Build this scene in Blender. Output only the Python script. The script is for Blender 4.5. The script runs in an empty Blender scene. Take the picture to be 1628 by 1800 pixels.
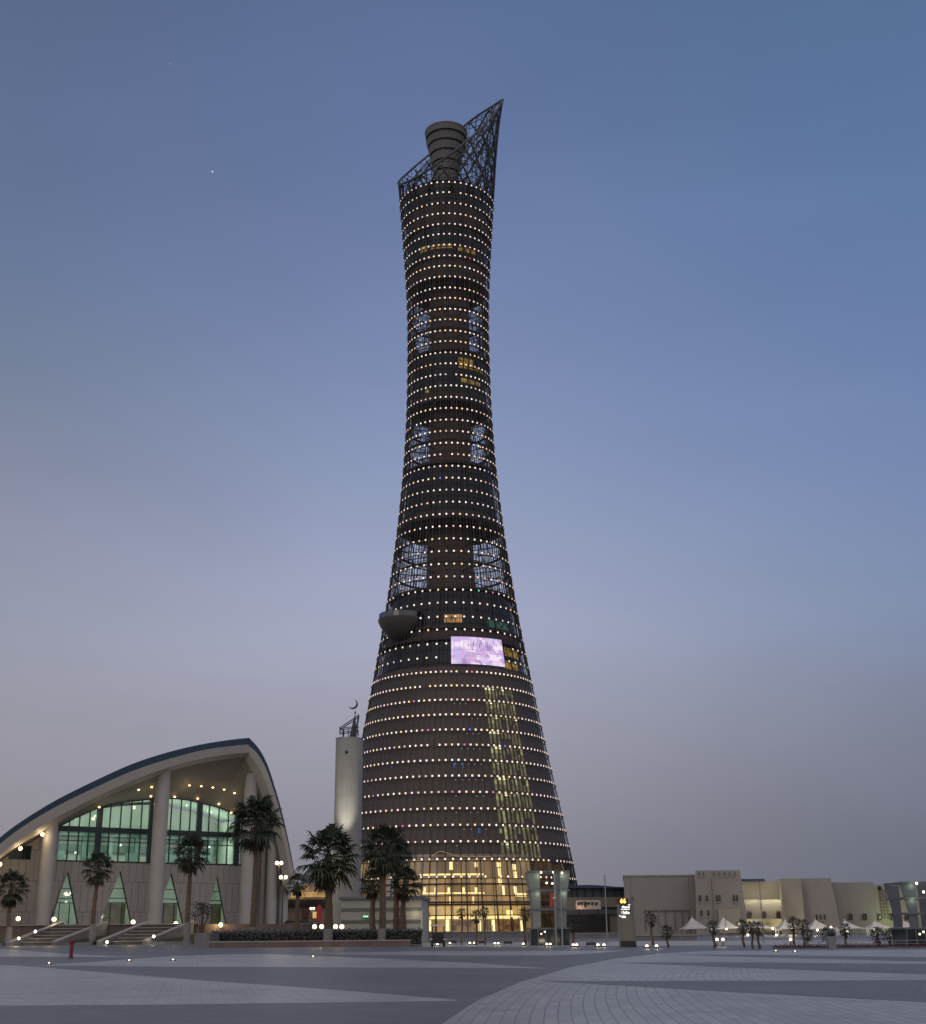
import bpy, math, random
from mathutils import Vector, Matrix
random.seed(7)
R_ = math.radians
C = bpy.context.scene.collection
sc = bpy.context.scene

# ------------------------------------------------------------------ camera model
FPX, W0, H0 = 2250.0, 1628.0, 1800.0
HZC, ROLL, CAMH = 1634.0, 0.009, 1.7
PITCH = math.atan((HZC - 900.0) / FPX)
cp, sp = math.cos(PITCH), math.sin(PITCH)
FWD = Vector((0, cp, sp)); UP0 = Vector((0, -sp, cp)); RT0 = Vector((1, 0, 0))
RT = RT0 * math.cos(ROLL) - UP0 * math.sin(ROLL)
UP = UP0 * math.cos(ROLL) + RT0 * math.sin(ROLL)
CAM = Vector((0, 0, CAMH))

def ray(px, py):
    return RT * ((px - 814.0) / FPX) + UP * ((900.0 - py) / FPX) + FWD
def P(px, py, Y):
    d = ray(px, py); return CAM + d * (Y / d.y)
def G(px, py, z=0.0):
    d = ray(px, py); t = (z - CAMH) / d.z
    if t < 0 or t > 4000: t = 4000
    return CAM + d * t
def proj(p):
    v = Vector(p) - CAM; w = v.dot(FWD)
    return 814 + FPX * v.dot(RT) / w, 900 - FPX * v.dot(UP) / w

def s2l(c):
    def f(u):
        u /= 255.0
        return u / 12.92 if u <= 0.04045 else ((u + 0.055) / 1.055) ** 2.4
    return (f(c[0]), f(c[1]), f(c[2]), 1.0)

# ------------------------------------------------------------------ materials
def newmat(name):
    m = bpy.data.materials.new(name); m.use_nodes = True
    nt = m.node_tree; nt.nodes.clear()
    out = nt.nodes.new('ShaderNodeOutputMaterial')
    return m, nt, out
def lk(nt, a, b): nt.links.new(a, b)

def mat(name, col, rough=0.6, metal=0.0, var=0.12, scale=0.6, bump=0.0, detail=4, spec=0.5, stretch=None):
    m, nt, out = newmat(name)
    b = nt.nodes.new('ShaderNodeBsdfPrincipled')
    b.inputs['Roughness'].default_value = rough; b.inputs['Metallic'].default_value = metal
    b.inputs['Specular IOR Level'].default_value = spec
    tc = nt.nodes.new('ShaderNodeTexCoord'); n = nt.nodes.new('ShaderNodeTexNoise')
    n.inputs['Scale'].default_value = scale; n.inputs['Detail'].default_value = detail
    mp = nt.nodes.new('ShaderNodeMapping')
    if stretch: mp.inputs['Scale'].default_value = stretch
    lk(nt, tc.outputs['Object'], mp.inputs[0]); lk(nt, mp.outputs[0], n.inputs['Vector'])
    r = nt.nodes.new('ShaderNodeValToRGB')
    r.color_ramp.elements[0].position = 0.3; r.color_ramp.elements[1].position = 0.7
    r.color_ramp.elements[0].color = tuple(max(0, c * (1 - var)) for c in col[:3]) + (1,)
    r.color_ramp.elements[1].color = tuple(min(1, c * (1 + var)) for c in col[:3]) + (1,)
    lk(nt, n.outputs['Fac'], r.inputs[0]); lk(nt, r.outputs[0], b.inputs['Base Color'])
    if bump:
        bm = nt.nodes.new('ShaderNodeBump'); bm.inputs['Strength'].default_value = bump
        lk(nt, n.outputs['Fac'], bm.inputs['Height']); lk(nt, bm.outputs[0], b.inputs['Normal'])
    lk(nt, b.outputs[0], out.inputs[0])
    return m

def emit(name, col, strength, sample=False, noise=None):
    m, nt, out = newmat(name)
    e = nt.nodes.new('ShaderNodeEmission'); e.inputs[1].default_value = strength
    c = tuple(col[:3]) + (1,)
    if noise:
        tc = nt.nodes.new('ShaderNodeTexCoord'); n = nt.nodes.new('ShaderNodeTexNoise')
        n.inputs['Scale'].default_value = noise[0]; n.inputs['Detail'].default_value = 3
        mp = nt.nodes.new('ShaderNodeMapping'); mp.inputs['Scale'].default_value = noise[2] if len(noise) > 2 else (1, 1, 1)
        lk(nt, tc.outputs['Object'], mp.inputs[0]); lk(nt, mp.outputs[0], n.inputs['Vector'])
        r = nt.nodes.new('ShaderNodeValToRGB')
        r.color_ramp.elements[0].position = 0.35; r.color_ramp.elements[1].position = 0.65
        r.color_ramp.elements[0].color = tuple(u * noise[1] for u in c[:3]) + (1,)
        r.color_ramp.elements[1].color = c
        lk(nt, n.outputs['Fac'], r.inputs[0]); lk(nt, r.outputs[0], e.inputs[0])
    else:
        e.inputs[0].default_value = c
    lk(nt, e.outputs[0], out.inputs[0])
    try: m.cycles.emission_sampling = 'AUTO' if sample else 'NONE'
    except Exception: pass
    return m

def glassmat(name, tint, fac=0.12, rough=0.03):
    m, nt, out = newmat(name)
    t = nt.nodes.new('ShaderNodeBsdfTransparent'); t.inputs[0].default_value = tuple(tint) + (1,)
    g = nt.nodes.new('ShaderNodeBsdfGlossy'); g.inputs['Roughness'].default_value = rough
    g.inputs[0].default_value = (0.8, 0.85, 0.9, 1)
    mx = nt.nodes.new('ShaderNodeMixShader'); mx.inputs[0].default_value = fac
    lk(nt, t.outputs[0], mx.inputs[1]); lk(nt, g.outputs[0], mx.inputs[2]); lk(nt, mx.outputs[0], out.inputs[0])
    return m

def brickmat(name, c1, c2, cm, w, h, mortar, vec, rough=0.55, var_scale=0.08, var=0.25, spec=0.5, bump=0.25):
    """vec(nt) -> socket with the pattern coordinates (in metres)."""
    m, nt, out = newmat(name)
    b = nt.nodes.new('ShaderNodeBsdfPrincipled'); b.inputs['Roughness'].default_value = rough
    b.inputs['Specular IOR Level'].default_value = spec
    br = nt.nodes.new('ShaderNodeTexBrick')
    br.inputs['Color1'].default_value = tuple(c1) + (1,); br.inputs['Color2'].default_value = tuple(c2) + (1,)
    br.inputs['Mortar'].default_value = tuple(cm) + (1,)
    br.inputs['Scale'].default_value = 1.0; br.inputs['Brick Width'].default_value = w
    br.inputs['Row Height'].default_value = h; br.inputs['Mortar Size'].default_value = mortar
    br.inputs['Mortar Smooth'].default_value = 0.3
    lk(nt, vec(nt), br.inputs['Vector'])
    tc = nt.nodes.new('ShaderNodeTexCoord'); n = nt.nodes.new('ShaderNodeTexNoise')
    n.inputs['Scale'].default_value = var_scale; n.inputs['Detail'].default_value = 6; n.inputs['Roughness'].default_value = 0.65
    lk(nt, tc.outputs['Object'], n.inputs['Vector'])
    mr = nt.nodes.new('ShaderNodeMapRange'); mr.inputs[1].default_value = 0.3; mr.inputs[2].default_value = 0.7
    mr.inputs[3].default_value = 1 - var; mr.inputs[4].default_value = 1 + var * 0.4
    lk(nt, n.outputs['Fac'], mr.inputs[0])
    mx = nt.nodes.new('ShaderNodeMix'); mx.data_type = 'RGBA'; mx.blend_type = 'MULTIPLY'; mx.inputs[0].default_value = 1
    lk(nt, br.outputs['Color'], mx.inputs[6]); lk(nt, mr.outputs[0], mx.inputs[7])
    lk(nt, mx.outputs[2], b.inputs['Base Color'])
    if bump:
        bp = nt.nodes.new('ShaderNodeBump'); bp.inputs['Strength'].default_value = bump; bp.inputs['Distance'].default_value = 0.02
        lk(nt, br.outputs['Fac'], bp.inputs['Height']); bp.invert = True
        lk(nt, bp.outputs[0], b.inputs['Normal'])
    lk(nt, b.outputs[0], out.inputs[0])
    return m

def vec_xy(rot=0.0):
    def f(nt):
        tc = nt.nodes.new('ShaderNodeTexCoord'); mp = nt.nodes.new('ShaderNodeMapping')
        mp.inputs['Rotation'].default_value = (0, 0, rot)
        lk(nt, tc.outputs['Object'], mp.inputs[0]); return mp.outputs[0]
    return f
def vec_wall(ang):
    def f(nt):
        tc = nt.nodes.new('ShaderNodeTexCoord'); mp = nt.nodes.new('ShaderNodeMapping')
        mp.inputs['Rotation'].default_value = (0, 0, -ang)
        lk(nt, tc.outputs['Object'], mp.inputs[0])
        s = nt.nodes.new('ShaderNodeSeparateXYZ'); c = nt.nodes.new('ShaderNodeCombineXYZ')
        lk(nt, mp.outputs[0], s.inputs[0]); lk(nt, s.outputs[0], c.inputs[0]); lk(nt, s.outputs[2], c.inputs[1])
        return c.outputs[0]
    return f
def vec_polar(cx, cy, r0):
    """radius / arc length round a centre (for curved paving courses and round towers)"""
    def f(nt, vertical=False):
        tc = nt.nodes.new('ShaderNodeTexCoord')
        mp = nt.nodes.new('ShaderNodeMapping'); mp.inputs['Location'].default_value = (-cx, -cy, 0)
        lk(nt, tc.outputs['Object'], mp.inputs[0])
        s = nt.nodes.new('ShaderNodeSeparateXYZ'); lk(nt, mp.outputs[0], s.inputs[0])
        a = nt.nodes.new('ShaderNodeMath'); a.operation = 'ARCTAN2'
        lk(nt, s.outputs[1], a.inputs[0]); lk(nt, s.outputs[0], a.inputs[1])
        k = nt.nodes.new('ShaderNodeMath'); k.operation = 'MULTIPLY'; k.inputs[1].default_value = r0
        lk(nt, a.outputs[0], k.inputs[0])
        c = nt.nodes.new('ShaderNodeCombineXYZ'); lk(nt, k.outputs[0], c.inputs[0])
        if vertical:
            lk(nt, s.outputs[2], c.inputs[1])
        else:
            xy = nt.nodes.new('ShaderNodeCombineXYZ'); lk(nt, s.outputs[0], xy.inputs[0]); lk(nt, s.outputs[1], xy.inputs[1])
            ln = nt.nodes.new('ShaderNodeVectorMath'); ln.operation = 'LENGTH'; lk(nt, xy.outputs[0], ln.inputs[0])
            lk(nt, ln.outputs['Value'], c.inputs[1])
        return c.outputs[0]
    return f

# ------------------------------------------------------------------ mesh builder
class MB:
    def __init__(s): s.v = []; s.f = []; s.m = []
    def add(s, v, f, mi=0):
        o = len(s.v); s.v += [tuple(p) for p in v]
        for q in f: s.f.append(tuple(i + o for i in q)); s.m.append(mi)
        return s
    def box(s, c, d, rz=0.0, mi=0):
        x, y, z = d[0] / 2, d[1] / 2, d[2] / 2; cr, sr = math.cos(rz), math.sin(rz)
        v = []
        for a in (-1, 1):
            for b in (-1, 1):
                for e in (-1, 1):
                    v.append((c[0] + a * x * cr - b * y * sr, c[1] + a * x * sr + b * y * cr, c[2] + e * z))
        return s.add(v, [(0, 1, 3, 2), (4, 6, 7, 5), (0, 4, 5, 1), (2, 3, 7, 6), (0, 2, 6, 4), (1, 5, 7, 3)], mi)
    def tube(s, pts, r, n=6, closed=False, mi=0, caps=True):
        pts = [Vector(p) for p in pts]; N = len(pts); rs = r if isinstance(r, (list, tuple)) else [r] * N
        v = []
        for i, p in enumerate(pts):
            if closed: t = pts[(i + 1) % N] - pts[i - 1]
            else: t = pts[min(i + 1, N - 1)] - pts[max(i - 1, 0)]
            t.normalize() if t.length > 1e-9 else None
            up = Vector((0, 0, 1)) if abs(t.z) < 0.95 else Vector((0, 1, 0))
            a = t.cross(up).normalized(); b = a.cross(t).normalized()
            for k in range(n):
                th = 2 * math.pi * (k + 0.5) / n
                v.append(p + a * (rs[i] * math.cos(th)) + b * (rs[i] * math.sin(th)))
        f = []
        for i in range(N if closed else N - 1):
            j = (i + 1) % N
            for k in range(n):
                f.append((i * n + k, i * n + (k + 1) % n, j * n + (k + 1) % n, j * n + k))
        if not closed and caps:
            f.append(tuple(range(n - 1, -1, -1))); f.append(tuple((N - 1) * n + k for k in range(n)))
        return s.add(v, f, mi)
    def prism(s, poly, vec, mi=0):
        n = len(poly); vec = Vector(vec)
        v = [Vector(p) for p in poly] + [Vector(p) + vec for p in poly]
        f = [tuple(range(n)), tuple(range(2 * n - 1, n - 1, -1))]
        for i in range(n):
            j = (i + 1) % n; f.append((i, i + n, j + n, j))
        return s.add(v, f, mi)
    def loft(s, A, B, mi=0):
        n = len(A); return s.add(list(A) + list(B), [(i, i + 1, n + i + 1, n + i) for i in range(n - 1)], mi)
    def lathe(s, prof, c=(0, 0, 0), n=48, mi=0, cap=True):
        v = []
        for (r, z) in prof:
            for k in range(n):
                t = 2 * math.pi * k / n; v.append((c[0] + r * math.cos(t), c[1] + r * math.sin(t), c[2] + z))
        f = []
        for i in range(len(prof) - 1):
            for k in range(n):
                f.append((i * n + k, i * n + (k + 1) % n, (i + 1) * n + (k + 1) % n, (i + 1) * n + k))
        if cap:
            f.append(tuple(range(n - 1, -1, -1))); f.append(tuple((len(prof) - 1) * n + k for k in range(n)))
        return s.add(v, f, mi)
    def ball(s, c, r, n=12, mi=0, sq=(1, 1, 1)):
        m = n // 2; v = []; f = []
        for i in range(m + 1):
            a = math.pi * i / m
            for k in range(n):
                t = 2 * math.pi * k / n
                v.append((c[0] + r * sq[0] * math.sin(a) * math.cos(t), c[1] + r * sq[1] * math.sin(a) * math.sin(t), c[2] + r * sq[2] * math.cos(a)))
        for i in range(m):
            for k in range(n):
                f.append((i * n + k, (i + 1) * n + k, (i + 1) * n + (k + 1) % n, i * n + (k + 1) % n))
        return s.add(v, f, mi)
    def build(s, name, mats, parent=None, smooth=True, kind=None, loc=None, ang=32):
        off = Vector((0, 0, 0))
        q = parent
        while q is not None: off += Vector(q.location); q = q.parent
        if loc is not None: off += Vector(loc)
        me = bpy.data.meshes.new(name)
        me.from_pydata([Vector(p) - off for p in s.v], [], s.f)
        if not isinstance(mats, (list, tuple)): mats = [mats]
        for m in mats: me.materials.append(m)
        if len(mats) > 1: me.polygons.foreach_set('material_index', s.m)
        me.update()
        if smooth and len(me.polygons):
            me.shade_smooth(); me.set_sharp_from_angle(angle=R_(ang))
        o = bpy.data.objects.new(name, me); C.objects.link(o)
        if parent: o.parent = parent
        if loc is not None: o.location = loc
        if kind: o['kind'] = kind
        return o

def tag(o, label, cat, group=None):
    o['label'] = label; o['category'] = cat
    if group: o['group'] = group
    return o
def thing(name, label, cat, loc=(0, 0, 0), group=None):
    o = bpy.data.objects.new(name, None); C.objects.link(o); o.location = loc
    o.empty_display_size = 0.5
    return tag(o, label, cat, group)
def dup(root, loc, label, scale=None, rz=None, group=None):
    r = root.copy(); C.objects.link(r); r.location = loc; r['label'] = label
    if scale is not None: r.scale = scale
    if rz is not None: r.rotation_euler = (0, 0, rz)
    if group: r['group'] = group
    for ch in list(root.children):
        c = ch.copy(); C.objects.link(c); c.parent = r
        for g in ch.children:
            d = g.copy(); C.objects.link(d); d.parent = c
    return r
def point(loc, power, col=(1, 0.72, 0.4), r=0.15, parent=None, name='lamp_light'):
    l = bpy.data.lights.new(name, 'POINT'); l.energy = power; l.color = col; l.shadow_soft_size = r
    o = bpy.data.objects.new(name, l); C.objects.link(o)
    if parent: o.parent = parent; o.location = Vector(loc) - Vector(parent.location)
    else: o.location = loc
    return o
def spot(loc, target, power, col, ang, blend=0.8, r=0.2, parent=None, name='spot_light'):
    l = bpy.data.lights.new(name, 'SPOT'); l.energy = power; l.color = col; l.shadow_soft_size = r
    l.spot_size = R_(ang); l.spot_blend = blend
    o = bpy.data.objects.new(name, l); C.objects.link(o)
    d = Vector(target) - Vector(loc); o.rotation_euler = d.to_track_quat('-Z', 'Y').to_euler()
    if parent: o.parent = parent; o.location = Vector(loc) - Vector(parent.location)
    else: o.location = loc
    return o
def area(loc, target, power, col, sx, sy, parent=None, name='ceiling_light'):
    l = bpy.data.lights.new(name, 'AREA'); l.energy = power; l.color = col; l.shape = 'RECTANGLE'; l.size = sx; l.size_y = sy
    o = bpy.data.objects.new(name, l); C.objects.link(o)
    d = Vector(target) - Vector(loc); o.rotation_euler = d.to_track_quat('-Z', 'Y').to_euler()
    if parent: o.parent = parent; o.location = Vector(loc) - Vector(parent.location)
    else: o.location = loc
    return o

# ------------------------------------------------------------------ shared materials
M = {}
M['steel'] = mat('dark_steel', (0.022, 0.022, 0.025), 0.5, 0.0, 0.15)
M['steel_net'] = mat('net_steel', (0.022, 0.020, 0.021), 0.55, 0.0, 0.2)
M['concrete'] = mat('lantern_concrete', (0.2, 0.19, 0.18), 0.7, 0, 0.12, 0.5)
M['dark'] = mat('dark_recess', (0.012, 0.013, 0.016), 0.4)
M['white'] = mat('white_paint', (0.7, 0.7, 0.68), 0.5, 0, 0.06)
M['grey'] = mat('grey_metal', (0.25, 0.27, 0.3), 0.4, 0.3, 0.1)
M['frond'] = mat('palm_leaf', (0.030, 0.042, 0.022), 0.55, 0, 0.5, 1.5)
M['dead'] = mat('dry_leaf', (0.04, 0.032, 0.02), 0.85, 0, 0.4, 1.5)
M['trunk'] = mat('palm_bark', (0.12, 0.085, 0.06), 0.9, 0, 0.45, 2.0, 0.5, stretch=(1, 1, 6))
M['limewash'] = mat('limewash', (0.22, 0.21, 0.205), 0.8, 0, 0.15, 2)
M['globe'] = emit('warm_globe', (1.0, 0.78, 0.42), 3.6)
M['globe_w'] = emit('pale_globe', (1.0, 0.86, 0.64), 2.8)
M['globe_o'] = emit('amber_downlight', (1.0, 0.62, 0.3), 3.2)
M['hedge'] = mat('hedge_leaf', (0.13, 0.135, 0.14), 0.75, 0, 0.5, 2.5)
M['grass'] = mat('lawn', (0.03, 0.045, 0.012), 0.9, 0, 0.4, 1.2)
M['stone_wall'] = mat('grey_stone_wall', (0.17, 0.17, 0.185), 0.7, 0, 0.2, 0.8)
M['brown_wall'] = mat('brown_stone_wall', (0.16, 0.115, 0.1), 0.7, 0, 0.2, 0.8)
M['coping'] = mat('pale_coping', (0.33, 0.31, 0.29), 0.6, 0, 0.1, 1)

# ------------------------------------------------------------------ ground and paving
def vgrid(nt): return vec_xy(0.35)(nt)
M['pave_dark'] = brickmat('dark_pavers', (0.145, 0.143, 0.15), (0.185, 0.182, 0.187), (0.10, 0.099, 0.102), 0.62, 0.31, 0.02, vgrid, 0.5, 0.11, 0.26)
M['pave_light'] = brickmat('light_pavers', (0.33, 0.33, 0.332), (0.42, 0.418, 0.415), (0.23, 0.23, 0.23), 0.6, 0.6, 0.022, vec_xy(-0.2), 0.42, 0.11, 0.24)
ground = MB()
N = 72
ground.add([(0, 0, 0)] + [(2600 * math.cos(2 * math.pi * k / N), 2600 * math.sin(2 * math.pi * k / N), 0) for k in range(N)],
           [(0, 1 + k, 1 + (k + 1) % N) for k in range(N)])
ground.build('ground', M['pave_dark'], kind='structure', smooth=False)

def sheet(name, pts, m, z):
    ps = [G(x, y, 0) for x, y in pts]
    mb = MB(); mb.add([(p.x, p.y, z) for p in ps], [tuple(range(len(ps)))])
    return mb.build(name, m, kind='structure', smooth=False)
sheet('paving', [(-260, 1686), (0, 1696.5), (40, 1698), (325, 1721.5), (600, 1741), (806, 1758.5), (800, 1760), (350, 1766), (0, 1768.5), (-260, 1770)], M['pave_light'], 0.004)
sheet('paving', [(60, 1697.4), (180, 1690), (300, 1681), (420, 1677.4), (480, 1677.2), (660, 1685), (815, 1692), (968, 1702.5), (815, 1701.6), (550, 1700.6), (300, 1699.4)], M['pave_light'], 0.004)
sheet('paving', [(-200, 1662), (0, 1668), (110, 1676.5), (250, 1683), (120, 1682), (-200, 1681)], M['pave_light'], 0.004)
sheet('paving', [(560, 1676), (720, 1672.6), (900, 1672), (1100, 1671), (1060, 1675), (980, 1679.5), (814, 1680), (650, 1678.4)], M['pave_light'], 0.004)
edge = [(778, 1800), (814, 1775), (844, 1757), (914, 1727), (1004, 1700), (1084, 1685), (1164, 1676), (1239, 1672)]
# circle through three points of the curved edge
a, b, c_ = [Vector(G(*e).xy) for e in (edge[0], edge[4], edge[7])]
d_ = 2 * (a.x * (b.y - c_.y) + b.x * (c_.y - a.y) + c_.x * (a.y - b.y))
ccx = ((a.length_squared) * (b.y - c_.y) + b.length_squared * (c_.y - a.y) + c_.length_squared * (a.y - b.y)) / d_
ccy = ((a.length_squared) * (c_.x - b.x) + b.length_squared * (a.x - c_.x) + c_.length_squared * (b.x - a.x)) / d_
crad = (a - Vector((ccx, ccy))).length
print('paving arc', ccx, ccy, crad)
M['pave_curve'] = brickmat('curved_pavers', (0.33, 0.33, 0.332), (0.42, 0.418, 0.415), (0.19, 0.19, 0.19), 0.9, 0.28, 0.016, vec_polar(ccx, ccy, crad), 0.42, 0.11, 0.24)
sheet('path', [(700, 1858)] + edge + [(1420, 1670.5), (1900, 1668), (1900, 1900), (700, 1900)], M['pave_curve'], 0.0035)
sheet('paving', [(950, 1725.2), (1300, 1724.4), (1900, 1723), (1900, 1777), (1628, 1762), (1230, 1741), (1060, 1731)], M['pave_dark'], 0.008)
sheet('paving', [(1085, 1692.5), (1264, 1692), (1900, 1697), (1900, 1723.5 - 1), (1628, 1713), (1264, 1700), (1160, 1695.5)], M['pave_dark'], 0.008)
sheet('paving', [(1185, 1678.4), (1320, 1678.5), (1628, 1683), (1900, 1686), (1900, 1696), (1628, 1690.5), (1364, 1684)], M['pave_dark'], 0.008)

# ------------------------------------------------------------------ SKYSCRAPER
TD = 411.0
TX = P(800, 1637, TD).x
sil = [(344, 83.75), (388, 79.5), (443, 76.5), (480, 73.6), (530, 71.3), (588, 70.3), (660, 71.9), (705, 72.8), (770, 76.4), (813, 79.5),
       (857, 83.7), (900, 89), (956, 95.5), (1031, 108), (1107, 120), (1163, 131.5), (1207, 140.3), (1260, 151), (1340, 168), (1420, 187), (1500, 204), (1580, 220), (1637, 227)]
prof = []
for y, w in sil:
    d = ray(800, y); z = CAMH + d.z / d.y * TD
    depth = TD * cp + (z - CAMH) * sp
    prof.append((z, w / FPX * depth))
prof.sort()
prof[0] = (0.0, prof[0][1])
zt = prof[-1][0]
prof += [(zt + 14, prof[-1][1] + 0.9), (zt + 32, prof[-1][1] + 2.6), (zt + 60, prof[-1][1] + 7.4)]
def Rz(z):
    if z <= prof[0][0]: return prof[0][1]
    for (z0, r0), (z1, r1) in zip(prof, prof[1:]):
        if z <= z1:
            return r0 + (r1 - r0) * (z - z0) / (z1 - z0)
    return prof[-1][1]
# smooth the table once
tab = [sum(Rz(max(0, z + k)) for k in range(-9, 10, 3)) / 7 for z in range(0, 330)]
def R(z):
    z = min(max(z, 0), 327.9); i = int(z); return tab[i] + (tab[i + 1] - tab[i]) * (z - i)
def TC(z): return TX - 1.6 * z / 300.0
def T(th, z, off=0.0):
    r = R(z) + off; return Vector((TC(z) + r * math.cos(th), TD + r * math.sin(th), z))
def front_z(y):
    z = 100.0
    for _ in range(25):
        d = ray(800 - 0.012 * (1637 - y), y); z = CAMH + d.z / d.y * (TD - R(z))
    return z
def pix(px, py, off=0.0):
    """pixel -> (theta, z) on the tower's skin pushed out by off"""
    d = ray(px, py); z = front_z(py); th = -math.pi / 2
    for _ in range(25):
        r = R(z) + off; cx = TC(z)
        A = d.x ** 2 + d.y ** 2; B = -2 * (d.x * cx + d.y * TD); Cc = cx * cx + TD * TD - r * r
        disc = max(0.0, B * B - 4 * A * Cc); t = (-B - math.sqrt(disc)) / (2 * A)
        z = 0.5 * z + 0.5 * (CAMH + t * d.z)
    p = d * t; return math.atan2(p.y - TD, p.x - cx), z

tower = thing('skyscraper', 'tall dark waisted tower wrapped in a net of small lights with a slanted lattice crown', 'skyscraper', (TX, TD, 0))
vpol = vec_polar(0, 0, 15.0)
M['core'] = brickmat('core_cladding', (0.2, 0.142, 0.128), (0.22, 0.156, 0.14), (0.03, 0.024, 0.024), 1.6, 4.2, 0.14, lambda nt: vpol(nt, True), 0.6, 0.1, 0.2)
M['clad'] = brickmat('brown_cladding', (0.078, 0.058, 0.059), (0.092, 0.068, 0.068), (0.03, 0.012, 0.013), 0.55, 2.2, 0.07, lambda nt: vpol(nt, True), 0.55, 0.1, 0.2)
M['tglass'] = brickmat('tower_glass', (0.013, 0.022, 0.038), (0.02, 0.032, 0.052), (0.010, 0.012, 0.017), 1.5, 4.4, 0.12, lambda nt: vpol(nt, True), 0.25, 0.1, 0.25, 0.35)
M['skirt'] = brickmat('mesh_skirt', (0.088, 0.069, 0.064), (0.104, 0.082, 0.074), (0.05, 0.039, 0.037), 2.4, 0.55, 0.05, lambda nt: vpol(nt, True), 0.5, 0.06, 0.25)
M['slab'] = mat('floor_edge', (0.030, 0.027, 0.03), 0.5)

rows = [320.5, 338.5, 357.2, 375.5, 393.9, 411.6, 430.5, 449.5, 467.6, 486.3, 505.9, 524, 543.4, 561.8, 581.4, 600.1, 619.9, 639.2, 658.4,
        677.9, 698.1, 717.6, 738, 757.8, 778.7, 798.7, 819.2, 840.1, 861.1, 882.2, 903.6, 925, 946.7, 968.7, 991.2, 1013.5, 1036.5, 1059.2,
        1083.8, 1106.5, 1131.4, 1155.2, 1180.6, 1205.2, 1230, 1256, 1282.4, 1309, 1336, 1363.5, 1392, 1421, 1450, 1479, 1510, 1541]
rowz = [front_z(y) for y in rows]
Z = front_z
def band(name, y0, y1, m, off, child=None):
    z0, z1 = Z(y1), Z(y0); n = max(2, int((z1 - z0) / 3)); pr = [(R(z0 + (z1 - z0) * i / n) + off, z0 + (z1 - z0) * i / n) for i in range(n + 1)]
    mb = MB()
    v = []; K = 96
    for r, z in pr:
        for k in range(K):
            t = 2 * math.pi * k / K; v.append((TC(z) + r * math.cos(t), TD + r * math.sin(t), z))
    f = [(i * K + k, i * K + (k + 1) % K, (i + 1) * K + (k + 1) % K, (i + 1) * K + k) for i in range(n) for k in range(K)]
    f += [tuple(range(K - 1, -1, -1)), tuple(n * K + k for k in range(K))]
    mb.add(v, f); return mb.build(name, m, tower)

zroof = Z(314)
mb = MB(); mb.lathe([(9.0, 0), (8.3, 90), (7.2, 160), (6.8, 250), (6.8, zroof)], (TC(150), TD, 0), 48); mb.build('core', M['core'], tower)
EPS = 0.004
for nm, y0, y1, mk, off in [('glass_floors', 314, 351, 'tglass', -1.5), ('clad_floors', 351, 390, 'clad', -1.3), ('glass_floors', 390, 447, 'tglass', -1.5),
        ('clad_floors', 447, 481, 'clad', -1.3), ('glass_floors', 612, 684, 'tglass', -1.5), ('clad_floors', 684, 698, 'clad', -1.3),
        ('glass_floors', 810, 893, 'tglass', -1.6), ('clad_floors', 893, 905, 'clad', -1.4), ('glass_floors', 1030, 1100, 'tglass', -1.8),
        ('clad_floors', 1100, 1120, 'clad', -1.5), ('glass_floors', 1120, 1170, 'tglass', -1.8), ('mesh_skirt', 1170, 1501, 'skirt', -0.7)]:
    band(nm, y0 + 0.05, y1 - 0.05, M[mk], off)
# floor plates: thick dark rings in the open storeys and at the ends of the glazed clusters
OPEN = (536, 573, 731, 770, 945, 985)
for y in (351, 390, 447, 482, 536, 573, 611, 699, 731, 770, 809, 906, 945, 985, 1031, 1100, 1120, 1170):
    mb = MB()
    z = Z(y); K = 96; ro = R(z) - 0.85; ri = ro - (0.7 if y in OPEN else 2.6); h_ = .26 if y in OPEN else .45; v = []
    for (r, zz) in ((ro, z - h_), (ro, z + h_), (ri, z + h_), (ri, z - h_)):
        v += [(TC(z) + r * math.cos(2 * math.pi * k / K), TD + r * math.sin(2 * math.pi * k / K), zz) for k in range(K)]
    f = [(i * K + k, i * K + (k + 1) % K, ((i + 1) % 4) * K + (k + 1) % K, ((i + 1) % 4) * K + k) for i in range(4) for k in range(K)]
    mb.add(v, f)
    if y in OPEN:
        for k in range(10):
            t = 2 * math.pi * (k + .3) / 10
            mb.tube([(TC(z) + 6 * math.cos(t), TD + 6 * math.sin(t), z), (TC(z) + ri * math.cos(t), TD + ri * math.sin(t), z)], 0.2, 4)
    mb.build('floor_plate', M['slab'], tower)

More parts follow.
